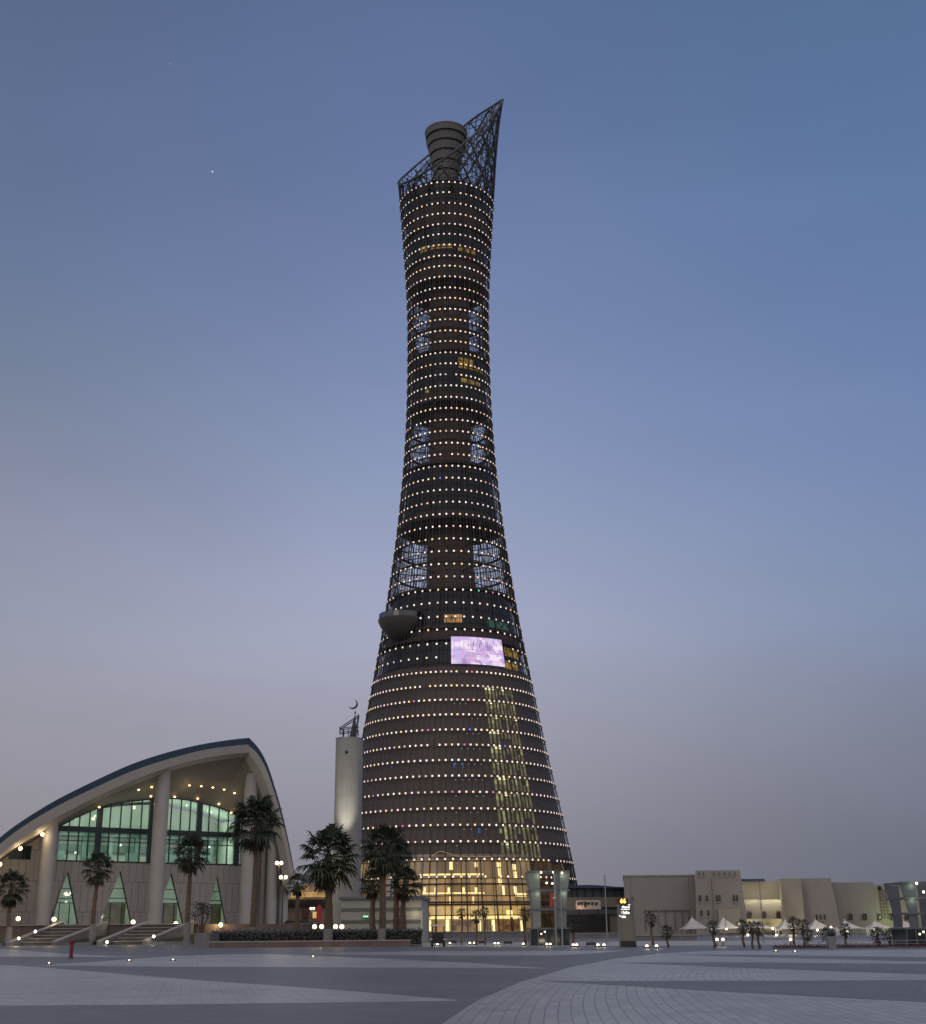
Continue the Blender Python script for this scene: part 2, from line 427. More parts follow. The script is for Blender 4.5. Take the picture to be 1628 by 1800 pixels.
# steel net: verticals, rings, light diagonals
NB = 52
zsplit = Z(1168)
RIM = [(-180, 263.5), (-150, 258), (-120, 257.5), (-90, 262.5), (-60, 272), (-30, 285), (0, 299), (30, 306), (60, 305.5), (90, 296), (120, 284), (150, 272.5)]
def rimz(th):
    u = (math.degrees(th) + 180) % 360 / 30.0; i = int(u) % 12; t = u - int(u)
    a, b, c, d = [RIM[(i + k) % 12][1] for k in (-1, 0, 1, 2)]
    return 0.5 * (2 * b + (c - a) * t + (2 * a - 5 * b + 4 * c - d) * t * t + (-a + 3 * b - 3 * c + d) * t ** 3)
def zs(a, b, step):
    n = max(1, int((b - a) / step)); return [a + (b - a) * i / n for i in range(n + 1)]
net = MB()
for k in range(NB):
    th = 2 * math.pi * (k + 0.5) / NB - math.pi / 2
    net.tube([T(th, z) for z in zs(0, Z(320), 7)], [0.17 if z < Z(1501) or z > Z(1168) else 0.10 for z in zs(0, Z(320), 7)], 4)
    th2 = th + math.pi / NB
    net.tube([T(th2, z) for z in zs(0, Z(330), 8)], 0.085, 4)
    for q_ in (.25, .75):
        for ya, yb in ((482, 612), (699, 810), (906, 1031)):
            net.tube([T(th + q_ * 2 * math.pi / NB, z, -.5) for z in zs(Z(yb), Z(ya), 8)], 0.07, 4)
for z in rowz:
    K = 104
    net.tube([T(2 * math.pi * k / K, z - 0.45) for k in range(K)], 0.13, 4, closed=True)
for z, z2 in zip(rowz, rowz[1:]):
    if Z(1031) < z < Z(482): net.tube([T(2 * math.pi * k / 104, (z + z2) / 2 - .45, -.3) for k in range(104)], 0.08, 4, closed=True)
for z in zs(0.3, Z(1541), 4.4)[:-1]:
    net.tube([T(2 * math.pi * k / 104, z) for k in range(104)], 0.15, 4, closed=True)
for fam in (1, -1):
    for k in range(13):
        th0 = 2 * math.pi * k / 13
        net.tube([T(th0 + fam * (z - 40) * 0.011, z, -0.35) for z in zs(Z(1170), Z(320), 4)], 0.14, 4)
net.build('steel_net', M['steel_net'], tower, smooth=False)

# crown lattice above the roof
cr = MB(); zc = Z(322)
for k in range(NB):
    th = 2 * math.pi * (k + 0.5) / NB - math.pi / 2; z1 = rimz(th)
    if z1 > zc + 0.5:
        cr.tube([T(th, z) for z in zs(zc, z1, 6)], 0.15, 4)
        if k % 2 == 0: cr.tube([T(th, z, -2.8) for z in zs(zc, max(zc + 1, z1 - 3), 6)], 0.16, 4)
        for z in zs(zc + 3, z1, 8.8)[:-1]:
            if k % 2 == 0: cr.tube([T(th, z), T(th + 0.06, z + 2, -2.8)], 0.1, 4)
for off, st in ((0, 4.4), (-2.8, 8.8)):
    z = zc + 4
    while z < 309:
        run = []
        for k in range(121):
            th = 2 * math.pi * k / 120 + math.pi * 1.2
            if rimz(th) > z + (0 if off == 0 else 3): run.append(T(th, z, off))
            else:
                if len(run) > 1: cr.tube(run, 0.13 if off == 0 else 0.16, 4)
                run = []
        if len(run) > 1: cr.tube(run, 0.13 if off == 0 else 0.16, 4)
        z += st
for fam in (1, -1):
    for k in range(13):
        run = []
        for z in zs(zc - 2, 309, 1.5):
            th = 2 * math.pi * k / 13 + fam * (z - zc) * 0.032
            if z < rimz(th) - 0.2: run.append(T(th, z, -0.4))
            else: break
        if len(run) > 1: cr.tube(run, 0.34, 5)
        run = []
        for z in zs(zc - 2, 307, 1.5):
            th = 2 * math.pi * (k + .5) / 10 + fam * (z - zc) * 0.05
            if z < rimz(th) - 2.5: run.append(T(th, z, -2.8))
            else: break
        if len(run) > 1: cr.tube(run, 0.15, 4)
cr.build('crown_lattice', M['steel'], tower, smooth=False)
mb = MB(); mb.tube([T(2 * math.pi * k / 120, rimz(2 * math.pi * k / 120)) for k in range(120)], 0.42, 8, closed=True)
mb.tube([T(2 * math.pi * k / 120, rimz(2 * math.pi * k / 120) - 3.2, -2.8) for k in range(120)], 0.24, 6, closed=True)
mb.build('crown_rim', mat('rim_steel', (.07, .072, .08), .5), tower)
mb = MB(); mb.lathe([(R(zroof) - 1.6, -.3), (R(zroof) - 1.2, .5), (R(zroof) - 2, .6)], (TC(zroof), TD, zroof), 72); mb.build('roof', M['slab'], tower)

# lantern on the core: stacked flaring drums with dark slots
zl = zroof - 1.2
lan = MB(); slots = MB()
segs = [(4.2, 4.6, zl, zl + 13.3), (4.8, 5.2, zl + 14.0, zl + 17.0), (5.4, 5.95, zl + 17.8, zl + 20.7), (6.15, 6.75, zl + 21.6, zl + 24.3),
        (6.95, 7.5, zl + 25.3, zl + 27.6), (7.6, 7.85, zl + 28.9, zl + 31.0)]
for r0, r1, z0, z1 in segs:
    lan.lathe([(r0, z0), (r1, z1)], (TC(270), TD, 0), 56)
lan.lathe([(7.95, zl + 31.02), (8.0, zl + 31.6), (7.6, zl + 31.7)], (TC(270), TD, 0), 56)
lant = lan.build('observation_drum', brickmat('drum_panels', (0.125, 0.125, 0.13), (0.137, 0.136, 0.14), (0.06, 0.06, 0.062), 1.9, 20, 0.06, lambda nt: vec_polar(TC(270) - TX, 0, 6.0)(nt, True), 0.6, 0.3, 0.1), tower)
for (r0, r1, z0, z1), (q0, q1, y0, y1) in zip(segs, segs[1:]):
    slots.lathe([(r1 - 0.45, z1 - .02), (q0 - 0.5, y0 + .02)], (TC(270), TD, 0), 48)
slots.build('window_slot', M['dark'], lant)

# facade lights ------------------------------------------------------------
cols = [('warm_white', (1.0, 0.82, 0.66), 32), ('rose_white', (1.0, 0.70, 0.64), 30), ('amber', (1.0, 0.64, 0.32), 11), ('cool_white', (0.96, 0.9, 0.92), 5), ('dim_rose', (0.62, 0.44, 0.40), 12), ('dim_warm', (0.6, 0.5, 0.38), 8),
        ('magenta', (0.9, 0.2, 0.5), 0.9), ('blue', (0.25, 0.22, 1.0), 0.25), ('green', (0.15, 0.75, 0.45), 0.3), ('red', (0.9, 0.1, 0.1), 0.25)]
LM = [emit('facade_light_' + n, c, 1.6 if w > 2 else 1.1) for n, c, w in cols]
wts = [w for _, _, w in cols]
scr_th0, scr_z1 = pix(791, 1117); scr_th1, scr_z0 = pix(887, 1176)
spots = []
for y, z in zip(rows, rowz):
    n = NB if y < 1170 else 2 * NB
    for k in range(n):
        if n == NB: th = 2 * math.pi * (k + 0.5) / NB - math.pi / 2
        else: th = 2 * math.pi * (k + 1.0) / (2 * NB) - math.pi / 2
        if random.random() < 0.012: continue
        tt = (th + math.pi) % (2 * math.pi) - math.pi
        if 1120 < y < 1172 and scr_th0 < tt < scr_th1: continue
        spots.append((th, z, random.choices(range(len(cols)), wts)[0]))
def light_mesh(mb, th, z, mi, s=0.25, hs=1):
    p = T(th, z, 0.22); u = Vector((-math.sin(th), math.cos(th), 0)); n = Vector((math.cos(th), math.sin(th), 0)); k = Vector((0, 0, 1))
    v = [p + u * (a * s) + k * (b * s) + n * e for e in (0, 0.16) for a, b in ((-1, -1), (1, -1), (1, 1), (-1, 1))]
    mb.add(v, [(4, 5, 6, 7)], mi); mb.add(v, [(0, 1, 5, 4), (1, 2, 6, 5), (2, 3, 7, 6), (3, 0, 4, 7)], hs)
def near_key(s):
    p = T(s[0], s[1]); w = p - CAM
    n = Vector((math.cos(s[0]), math.sin(s[0]), 0)); facing = -w.normalized().dot(n)
    px, py = proj(p)
    vis = facing > 0.25 and 745 < px < 935 and py < 1530
    return (0 if vis else 1, w.length)
spots.sort(key=near_key)
for s in spots[:100]:
    mb = MB(); light_mesh(mb, s[0], s[1], 0); mb.build('facade_light', [LM[s[2]], M['steel_net']], tower, smooth=False)
mb = MB()
for s in spots[100:]: light_mesh(mb, s[0], s[1], s[2], .25, len(LM))
mb.build('facade_lights', LM + [M['steel_net']], tower, smooth=False, kind='stuff')
# faint small lights under the lower rows
mb = MB()
for z in rowz[44:]:
    for k in range(104):
        th = 2 * math.pi * (k + .5) / 104 - math.pi / 2
        if -2.1 < th < -1.25 and random.random() < 0.55: light_mesh(mb, th, z - 1.25, 0, 0.14)
mb.build('soffit_lights', [emit('faint_light', (0.6, 0.62, 0.7), 0.42), M['steel_net']], tower, smooth=False, kind='stuff')

def skin_patch(mb, th0, th1, z0, z1, off, thick=0.08, n=6, mi=0):
    A = [];
    for j in range(2):
        for i in range(n + 1):
            th = th0 + (th1 - th0) * i / n; z = z0 if j == 0 else z1
            A.append(T(th, z, off))
    for j in range(2):
        for i in range(n + 1):
            th = th0 + (th1 - th0) * i / n; z = z0 if j == 0 else z1
            A.append(T(th, z, off - thick))
    m_ = n + 1
    f = [(i, i + 1, m_ + i + 1, m_ + i) for i in range(n)]
    f += [(2 * m_ + i, 3 * m_ + i, 3 * m_ + i + 1, 2 * m_ + i + 1) for i in range(n)]
    f += [(i, 2 * m_ + i, 2 * m_ + i + 1, i + 1) for i in range(n)] + [(m_ + i, m_ + i + 1, 3 * m_ + i + 1, 3 * m_ + i) for i in range(n)]
    f += [(0, m_, 3 * m_, 2 * m_), (n, 2 * m_ + n, 3 * m_ + n, m_ + n)]
    mb.add(A, f, mi)

# video screen
def screenmat():
    m, nt, out = newmat('video_screen'); e = nt.nodes.new('ShaderNodeEmission'); e.inputs[1].default_value = 1.0
    tc = nt.nodes.new('ShaderNodeTexCoord')
    mp = nt.nodes.new('ShaderNodeMapping'); mp.inputs['Scale'].default_value = (0.35, 0.35, 0.55); lk(nt, tc.outputs['Object'], mp.inputs[0])
    v = nt.nodes.new('ShaderNodeTexVoronoi'); v.distance = 'CHEBYCHEV'; v.inputs['Scale'].default_value = 1.1; lk(nt, mp.outputs[0], v.inputs['Vector'])
    n = nt.nodes.new('ShaderNodeTexNoise'); n.inputs['Scale'].default_value = 0.22; n.inputs['Detail'].default_value = 2; lk(nt, tc.outputs['Object'], n.inputs['Vector'])
    r = nt.nodes.new('ShaderNodeValToRGB'); el = r.color_ramp.elements
    el[0].position = 0.0; el[0].color = s2l((150, 125, 180)); el[1].position = 1.0; el[1].color = s2l((250, 240, 255))
    for p_, c in ((0.3, (176, 146, 200)), (0.48, (214, 178, 222)), (0.62, (200, 186, 236)), (0.8, (244, 220, 240))):
        q = el.new(p_); q.color = s2l(c)
    s = nt.nodes.new('ShaderNodeSeparateColor'); lk(nt, v.outputs['Color'], s.inputs[0])
    ad = nt.nodes.new('ShaderNodeMath'); ad.operation = 'MULTIPLY_ADD'; ad.inputs[1].default_value = 0.55
    lk(nt, s.outputs[0], ad.inputs[0])
    mm = nt.nodes.new('ShaderNodeMath'); mm.operation = 'MULTIPLY'; mm.inputs[1].default_value = 0.75; lk(nt, n.outputs['Fac'], mm.inputs[0])
    lk(nt, mm.outputs[0], ad.inputs[2]); lk(nt, ad.outputs[0], r.inputs[0]); lk(nt, r.outputs[0], e.inputs[0]); lk(nt, e.outputs[0], out.inputs[0])
    m.cycles.emission_sampling = 'NONE'; return m
ta, za = pix(793, 1119, .4); tb, zb = pix(881, 1126, .4); tc_, zc_ = pix(884, 1174, .4)
mb = MB(); zlo = pix(794, 1166.5, .4)[1]
skin_patch(mb, ta, tb, zlo, za, 0.5, 0.3, 12)
mb.build('video_screen', screenmat(), tower, smooth=True)

vs = bpy.data.objects['video_screen']; rs = random.Random(4); mb = MB(); zh = za - zlo; tw = tb - ta
def scr(f0, f1, g0, g1, mi=0): skin_patch(mb, ta + tw * f0, ta + tw * f1, zlo + zh * g0, zlo + zh * g1, 0.56, 0.05, 3, mi)
scr(0, .55, .52, .535)
for _ in range(46):
    f = rs.uniform(.36, .9); g = rs.choice((.28, .34, .36, .44, .6, .66, .72, .8, .84)) + rs.uniform(-.02, .02); l = rs.uniform(.01, .09)
    if g < .5: scr(f, f + l, g, g + .014, rs.randint(0, 1))
    else: scr(f, f + rs.uniform(.006, .016), g - .08, g + .1, rs.randint(0, 1))
for f in (.05, .14, .22, .31, .345): scr(f, f + .007, .56, .93, 1)
mb.build('picture_lines', [emit('screen_violet', s2l((132, 112, 178)), 1), emit('screen_mauve', s2l((188, 166, 212)), 1)], vs)
# lit windows -------------------------------------------------------------
M['win_gold'] = emit('gold_window', (0.75, 0.47, 0.13), 0.5, noise=(0.9, 0.25))
M['win_amber'] = emit('amber_window', (0.9, 0.5, 0.2), 0.55, noise=(0.6, 0.5))
M['win_lime'] = emit('lime_window', (0.66, 0.59, 0.30), 0.62, noise=(0.7, 0.3))
M['win_lime2'] = emit('dim_lime_window', (0.5, 0.45, 0.26), 0.36, noise=(0.7, 0.4))
M['win_teal'] = emit('teal_window', (0.15, 0.42, 0.33), 0.3, noise=(0.9, 0.2))
M['win_blue'] = emit('blue_window', (0.1, 0.25, 0.6), 0.35)
def win(x0, y0, x1, y1, m, off=-1.2, n=1, gap=0.25):
    t0, z1 = pix(x0, y0, off); t1, _ = pix(x1, y0, off); _, z0 = pix(x0, y1, off)
    for i in range(n):
        a0 = t0 + (t1 - t0) * i / n; a1 = t0 + (t1 - t0) * (i + 1 - gap) / n
        mb = MB(); skin_patch(mb, a0, a1, z0, z1, off, 0.1, 3); mb.build('lit_window', m, tower)
win(757, 432, 797, 439, M['win_gold'], -1.15, 4); win(805, 433, 838, 440, M['win_gold'], -1.15, 3)
win(738, 436, 753, 446, M['win_gold'], -1.15, 2)
win(806, 628, 833, 646, M['win_gold'], -1.15, 3); win(834, 645, 850, 650, M['win_gold'], -1.15, 2)
win(810, 664, 846, 671, M['win_gold'], -1.15, 3); win(748, 684, 756, 691, M['win_gold'], -1.15, 1)
win(781, 1080, 812, 1094, M['win_amber'], -1.4, 1, 0.0); win(855, 1088, 892, 1101, M['win_teal'], -1.4, 3, 0.15)
win(886, 1138, 910, 1152, M['win_gold'], -1.4, 2); win(886, 1161, 910, 1175, M['win_gold'], -1.4, 2)
win(797, 1341, 801, 1350, M['win_blue'], -0.45); win(813, 1341, 816, 1351, M['win_blue'], -0.45); win(688, 1346, 691, 1350, M['win_blue'], -0.45)
win(840, 1456, 846, 1465, M['win_blue'], -0.45)
tl, tr = pix(868, 1360, -.5)[0], pix(928, 1360, -.5)[0]
M['win_lime3'] = emit('bright_lime_window', (0.98, 0.9, 0.52), 2.0, noise=(1.2, 0.5))
rl = random.Random(11)
for i in range(43, 54):
    zz1 = rowz[i] - 0.15; zz0 = rowz[i + 1] + 0.7; hz_ = zz1 - zz0
    mb = MB()
    for j in range(9):
        a0 = tl + (tr - tl) * j / 9; a1 = tl + (tr - tl) * (j + 0.5) / 9; wgt = (.75, 1, .9, .6, .5, .7, .6, .45, .75)[j]
        for q, (f0, f1) in enumerate(((.0, .45), (.45, .8), (.82, 1.0))):
            v = (rl.random() * .55 + .4) * wgt * (.62, .85, 1.2)[q]
            if v < .2: continue
            skin_patch(mb, a0, a1, zz0 + hz_ * f0, zz0 + hz_ * f1, -0.5, 0.1, 2, 2 if v > .78 and q == 2 else 1 if v > .47 else 0)
    mb.build('lit_window', [M['win_lime2'], M['win_lime'], M['win_lime3']], tower)
# lobby: warm room behind the net at the foot
zat = Z(1501)
M['lob_wall'] = emit('lobby_glow', (0.88, 0.52, 0.19), 0.66, noise=(0.12, 0.55, (1, 1, 2)))
M['lob_dim'] = emit('lobby_dim_glow', (0.68, 0.46, 0.20), 0.62, noise=(0.25, 0.3, (1, 1, .3)))
M['lob_strip'] = emit('lobby_strip', (1.0, 0.76, 0.32), 2.0)
M['lob_col'] = emit('lobby_column_glow', (1.0, 0.84, 0.45), 2.0)
M['lob_door'] = emit('lobby_counter_glow', (0.62, 0.34, 0.16), 0.55, noise=(0.6, 0.25))
mb = MB(); tA = pix(690, 1580, -9)[0]; tB = pix(905, 1580, -9)[0]; tCc = pix(1000, 1580, -9)[0]
skin_patch(mb, tA, tB, 0.2, Z(1574), -9, 0.4, 24); mb.build('lobby_wall', M['lob_wall'], tower)
mb = MB(); skin_patch(mb, tA, tB, Z(1573.5), Z(1541), -9.6, 0.4, 24); mb.build('lobby_wall', emit('lobby_gallery_glow', (0.9, 0.56, 0.22), 0.56, noise=(.3, .45, (1, 1, .4))), tower)
mb = MB(); skin_patch(mb, tA, tB, Z(1540.5), zat - 1, -9, 0.4, 24); mb.build('lobby_wall', emit('lobby_upper_glow', (0.74, 0.46, 0.2), 0.40, noise=(.2, .5, (1, 1, .5))), tower)
mb = MB()
for k_ in range(9):
    th_ = tA + (tB - tA) * (k_ + .4) / 9
    mb.tube([T(th_, .2, -7.4), T(th_, zat - 1, -7.4)], .3, 8)
mb.build('lobby_pillar', mat('lobby_pillar', (.2, .14, .08), .5), tower)
mb = MB(); skin_patch(mb, tB + 0.004, tCc, 0.2, zat - 1, -6, 0.4, 14); skin_patch(mb, tCc + .004, tCc + 1.3, 0.2, zat - 1, -3, 0.4, 24)
skin_patch(mb, tA - 0.6, tA - .004, 0.2, zat - 1, -6, 0.4, 12); mb.build('lobby_side_wall', M['lob_dim'], tower)
def perforated():
    m, nt, out = newmat('perforated_mesh')
    tr = nt.nodes.new('ShaderNodeBsdfTransparent'); df = nt.nodes.new('ShaderNodeBsdfDiffuse'); df.inputs[0].default_value = (.085, .066, .056, 1)
    tc = nt.nodes.new('ShaderNodeTexCoord'); n = nt.nodes.new('ShaderNodeTexNoise'); n.inputs['Scale'].default_value = .35; n.inputs['Detail'].default_value = 3; lk(nt, tc.outputs['Object'], n.inputs['Vector'])
    mr = nt.nodes.new('ShaderNodeMapRange'); mr.inputs[1].default_value = .3; mr.inputs[2].default_value = .7; mr.inputs[3].default_value = .4; mr.inputs[4].default_value = .7; lk(nt, n.outputs['Fac'], mr.inputs[0])
    mx = nt.nodes.new('ShaderNodeMixShader'); lk(nt, mr.outputs[0], mx.inputs[0]); lk(nt, tr.outputs[0], mx.inputs[1]); lk(nt, df.outputs[0], mx.inputs[2]); lk(nt, mx.outputs[0], out.inputs[0]); return m
mb = MB(); tE = pix(938, 1570, -.6)[0]
n_ = 6
for q_ in range(n_): skin_patch(mb, tE, 0.7, .2 + (zat - .2) * q_ / n_, .2 + (zat - .2) * (q_ + 1) / n_, -0.62, 0.03, 40)
mb.build('mesh_skirt', perforated(), tower)
def on_in(x0, y0, x1, y1, m, off, name, thick=0.4):
    t0, z1 = pix(x0, y0, off); t1, _ = pix(x1, y0, off); _, z0 = pix(x0, y1, off)
    mb = MB(); skin_patch(mb, t0, t1, z0, z1, off, thick, 10); return mb.build(name, m, tower)
on_in(741, 1594, 936, 1611, emit('lobby_bright_glow', (1.0, .68, .25), 1.0, noise=(.25, .6)), -8.6, 'lobby_ground_wall')
on_in(738, 1536.5, 850, 1539.5, M['lob_strip'], -8.3, 'lobby_cove_light')
on_in(742, 1569.5, 852, 1572, M['lob_strip'], -8.3, 'lobby_cove_light')
on_in(744, 1611, 934, 1616, M['lob_strip'], -8.2, 'lobby_cove_light')
for x in (746, 766, 789, 815, 837): on_in(x - 2, 1560, x + 2, 1570, M['lob_strip'], -8.2, 'lobby_wall_lamp')
for x in (791, 832): on_in(x - 1, 1576, x + 1, 1591, M['lob_strip'], -8.2, 'lobby_wall_lamp')
for x, w in ((745, 3.2), (756, 1.5), (786, 3.5), (843, 2.2), (868, 2.8), (919, 3)): on_in(x - w, 1616.5, x + w, 1637, M['lob_col'], -7.6, 'lobby_column')
for x, y, w, h in ((793, 1522, 3, 7), (837, 1520, 2.4, 4), (877, 1520, 3, 4), (878, 1533, 2.1, 7), (879, 1549, 2.2, 6), (904, 1524, 2.2, 5), (906, 1538, 2.1, 6), (885, 1565, 1.5, 8), (916, 1573, 9, 3), (906, 1564, 2, 6), (880, 1552, 2, 4), (896, 1606, 5, 6)):
    on_in(x - w, y - h, x + w, y + h, M['lob_strip'] if w > 2 else M['lob_col'], -5.6, 'lobby_lamp')
for x0, x1 in ((795, 838), (850, 863), (876, 912)): on_in(x0, 1617.5, x1, 1637, M['lob_door'], -8.0, 'lobby_counter')
# lobby slabs and big mullion rings
mb = MB()
for y in (1554, 1586, 1590):
    z = Z(y)
    mb.tube([T(2 * math.pi * k / 104, z, -.05) for k in range(104)], 0.32, 4, closed=True)
mb.build('ring_beam', M['steel'], tower, smooth=False)
mb = MB(); skin_patch(mb, -math.pi * 1.05, math.pi * .05, 0.2, zat, -0.5, 0.05, 90)
mb.build('lobby_glazing', glassmat('lobby_glass', (0.86, 0.84, 0.8), 0.06), tower)
mb = MB(); z = zat; K = 96
skin_patch(mb, -math.pi * 1.2, math.pi * .2, zat - 0.3, zat, -0.8, 8.5, 90)
mb.build('lobby_ceiling', mat('lobby_ceiling', (0.4, 0.35, 0.28), 0.8), tower)
# folded light trim of the ceiling edge
mb = MB()
for pts in ([(760, 1505), (771, 1497), (780, 1496.5)], [(777, 1497), (790, 1500), (800, 1505), (865, 1506)]):
    mb.tube([T(*pix(x, y, .1)) for x, y in pts], 0.13, 4)
mb.build('ceiling_trim', emit('trim_glow', (0.7, 0.5, 0.25), 0.4), tower)

# pool pod hanging off the side
pth, pz = pix(690, 1086, 0)
pc = P(707.5, 1091, TD - 15.0)
pc = Vector((pc.x, pc.y, pc.z))
M['pod'] = mat('pod_shell', (0.105, 0.095, 0.09), 0.45, 0.1, 0.06)
mb = MB(); prf = [(0.3, -6.9), (1.8, -6.5), (3.4, -5.5), (4.9, -4.1), (6.0, -2.5), (6.7, -1.0), (6.95, 0.0), (6.6, 0.05)]; prf = [(r_ * 1.12, z_) for r_, z_ in prf]
mb.lathe(prf, pc, 48); pod = mb.build('pool_pod', M['pod'], tower)
mb = MB(); mb.lathe([(7.4, 0.05), (7.4, 1.7), (7.3, 1.7), (7.3, 0.05)], pc, 48, cap=False)
mb.build('glass_balustrade', glassmat('pod_glass', (0.16, 0.27, 0.34), 0.12, 0.1), pod)
mb = MB(); mb.tube([(pc.x + 7.35 * math.cos(t * .1309), pc.y + 7.35 * math.sin(t * .1309), pc.z + 1.75) for t in range(48)], .07, 5, closed=True); mb.build('handrail', M['steel'], pod)
mb = MB(); q = pc + Vector((3.0, 5.0, 2.6)); mb.ball(q, 1, 28, sq=(5.0, 5.2, 6.6)); mb.build('pod_bay', M['tglass'], tower)

# ------------------------------------------------------------------ MOSQUE
MA = R_(37); MU = Vector((math.cos(MA), math.sin(MA), 0)); MN = Vector((math.sin(MA), -math.cos(MA), 0))
A0 = P(0, 1640, 228.0); A0.z = 0
def MP(px, py, off=0.0):
    d = ray(px, py); t = ((A0 - CAM).dot(MN) + off) / d.dot(MN); return CAM + d * t
def K1(c): return c[0] / 3.0148, 1270 + c[1] / 3.0148
def MC(cx, cy, off=0.0): return MP(*K1((cx, cy)), off)
def SZ(cx, cy, off=0.0):
    p = MC(cx, cy, off); return (p - A0).dot(MU), p.z
def F(s, z, off=0.0):
    p = A0 + MU * s + MN * off; return Vector((p.x, p.y, z))
zter = MC(815, 1078, 5).z
mos = thing('mosque', 'pale mosque with a swooping leaf shaped roof, blue roof edge and green lit glass front', 'mosque', (A0.x, A0.y, 0))
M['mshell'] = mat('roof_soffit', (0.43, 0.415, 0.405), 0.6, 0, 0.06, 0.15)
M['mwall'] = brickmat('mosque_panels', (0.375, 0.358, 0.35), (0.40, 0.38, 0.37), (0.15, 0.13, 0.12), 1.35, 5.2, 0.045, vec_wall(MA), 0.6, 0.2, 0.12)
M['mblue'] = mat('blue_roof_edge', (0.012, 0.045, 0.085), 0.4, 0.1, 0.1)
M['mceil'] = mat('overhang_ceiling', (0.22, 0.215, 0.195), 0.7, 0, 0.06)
M['mcol'] = mat('column_stone', (0.40, 0.395, 0.39), 0.55, 0, 0.06, 0.4)
M['mframe'] = mat('window_steel', (0.018, 0.038, 0.048), 0.4, 0.2)
O = [(-420, 1010), (-160, 760), (0, 610), (120, 520), (300, 410), (500, 310), (700, 220), (900, 155), (1100, 110), (1300, 83), (1330, 92), (1380, 150), (1420, 230), (1450, 320), (1480, 420), (1510, 540), (1540, 680), (1560, 800), (1562, 870), (1550, 900)]
O2 = [(-420, 1045), (-160, 798), (0, 645), (120, 553), (300, 445), (500, 347), (700, 258), (900, 192), (1100, 142), (1300, 118), (1320, 124), (1370, 172), (1411, 246), (1442, 332), (1473, 430), (1504, 547), (1535, 684), (1556, 802), (1558, 870), (1548, 896)]
I_ = [(-420, 1125), (-160, 880), (0, 722), (120, 640), (300, 535), (500, 425), (700, 335), (900, 258), (1100, 210), (1285, 186), (1300, 200), (1335, 265), (1365, 330), (1395, 410), (1430, 500), (1455, 590), (1478, 690), (1495, 790), (1505, 860), (1520, 890)]
Wc = [(-420, 1130), (-160, 890), (0, 735), (120, 660), (300, 556), (430, 490), (560, 440), (760, 408), (950, 402), (1100, 432), (1150, 445), (1200, 463), (1240, 480), (1290, 510), (1340, 555), (1380, 610), (1420, 690), (1445, 790), (1465, 860), (1480, 890)]
def dens(L, n=4):
    """Catmull-Rom densify"""
    o = []
    for i in range(len(L) - 1):
        p0 = L[max(i - 1, 0)]; p1 = L[i]; p2 = L[i + 1]; p3 = L[min(i + 2, len(L) - 1)]
        for k in range(n):
            t = k / n
            o.append(tuple(0.5 * ((2 * b) + (-a + c) * t + (2 * a - 5 * b + 4 * c - d) * t * t + (-a + 3 * b - 3 * c + d) * t ** 3) for a, b, c, d in zip(p0, p1, p2, p3)))
    o.append(L[-1]); return o
Od, O2d, Id, Wd = dens(O), dens(O2), dens(I_), dens(Wc)
o3 = [MC(x, y, 9) for x, y in Od]; o23 = [MC(x, y, 9) for x, y in O2d]; i3 = [MC(x, y, 6.4) for x, y in Id]; w3 = [MC(x, y, -0.1) for x, y in Wd]
back = [p + Vector((-.17, .985, 0)) * 55 - Vector((0, 0, .08 * p.z)) for p in o3]
mb = MB(); mb.loft(o3, back); mb.build('roof', M['mblue'], mos, ang=60)
mb = MB(); mb.loft(o23, o3); o2b = [p - MN * 0.4 for p in o23]; mb.build('roof_edge', M['mblue'], mos, ang=60)
mid = [(a * 0.5 + b * 0.5) + Vector((0, 0, -0.35)) + MN * 0.9 for a, b in zip(o23, i3)]
mb = MB(); mb.loft(mid, o23); mb.loft(i3, mid); mb.build('soffit', M['mshell'], mos, ang=60)
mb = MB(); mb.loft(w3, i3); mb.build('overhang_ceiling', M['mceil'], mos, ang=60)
wz = [((p - A0).dot(MU), p.z) for p in w3]
def wtop(s):
    for (a, za), (b, zb_) in zip(wz, wz[1:]):
        if a <= s <= b: return za + (zb_ - za) * (s - a) / (b - a)
    return wz[0][1] if s < wz[0][0] else wz[-1][1]
def wallpoly(mb, poly, d=0.6, mi=0): mb.prism([F(s, z, 0) for s, z in poly], -MN * d, mi)
sL = SZ(300, 727)[0]; sR = SZ(1275, 765)[0]; zsill = 0.5 * (SZ(300, 727)[1] + SZ(1275, 765)[1])
s_end = SZ(1500, 1000)[0]; zb0 = zter
def arcpts(a, b, n=12): return [(a + (b - a) * i / n, wtop(a + (b - a) * i / n)) for i in range(n + 1)]
mb = MB()
sl0 = SZ(-420, 900)[0]
wallpoly(mb, [(sl0, zb0)] + [(s, max(z, zb0 + .1)) for s, z in arcpts(sl0, sL)] + [(sL, zb0)])
wallpoly(mb, [(sR, zb0)] + arcpts(sR, s_end) + [(s_end, zb0)])
tris = [((362, 785), (262, 1052), (410, 1040)), ((640, 785), (527, 1057), (696, 1050)), ((910, 795), (815, 1057), (967, 1040)), ((1152, 812), (1085, 1057), (1197, 1045))]
tz = []
for ap, bl, brt in tris:
    s0, zz = SZ(*ap); (sb, zb_l), (se, zb_r) = SZ(*bl), SZ(*brt)
    tz.append((s0, zz, s0 + (sb - s0) * (zz - zter) / (zz - zb_l), s0 + (se - s0) * (zz - zter) / (zz - zb_r)))
cur = sL
prev = None
for i, (s0, zz, sb, se) in enumerate(tz + [None] if False else tz):
    if prev is None: wallpoly(mb, [(sL, zb0), (sL, zsill), (s0, zsill), (s0, zz), (sb, zb0)])
    else: wallpoly(mb, [(prev[3], zb0), (prev[0], prev[1]), (prev[0], zsill), (s0, zsill), (s0, zz), (sb, zb0)])
    prev = (s0, zz, sb, se)
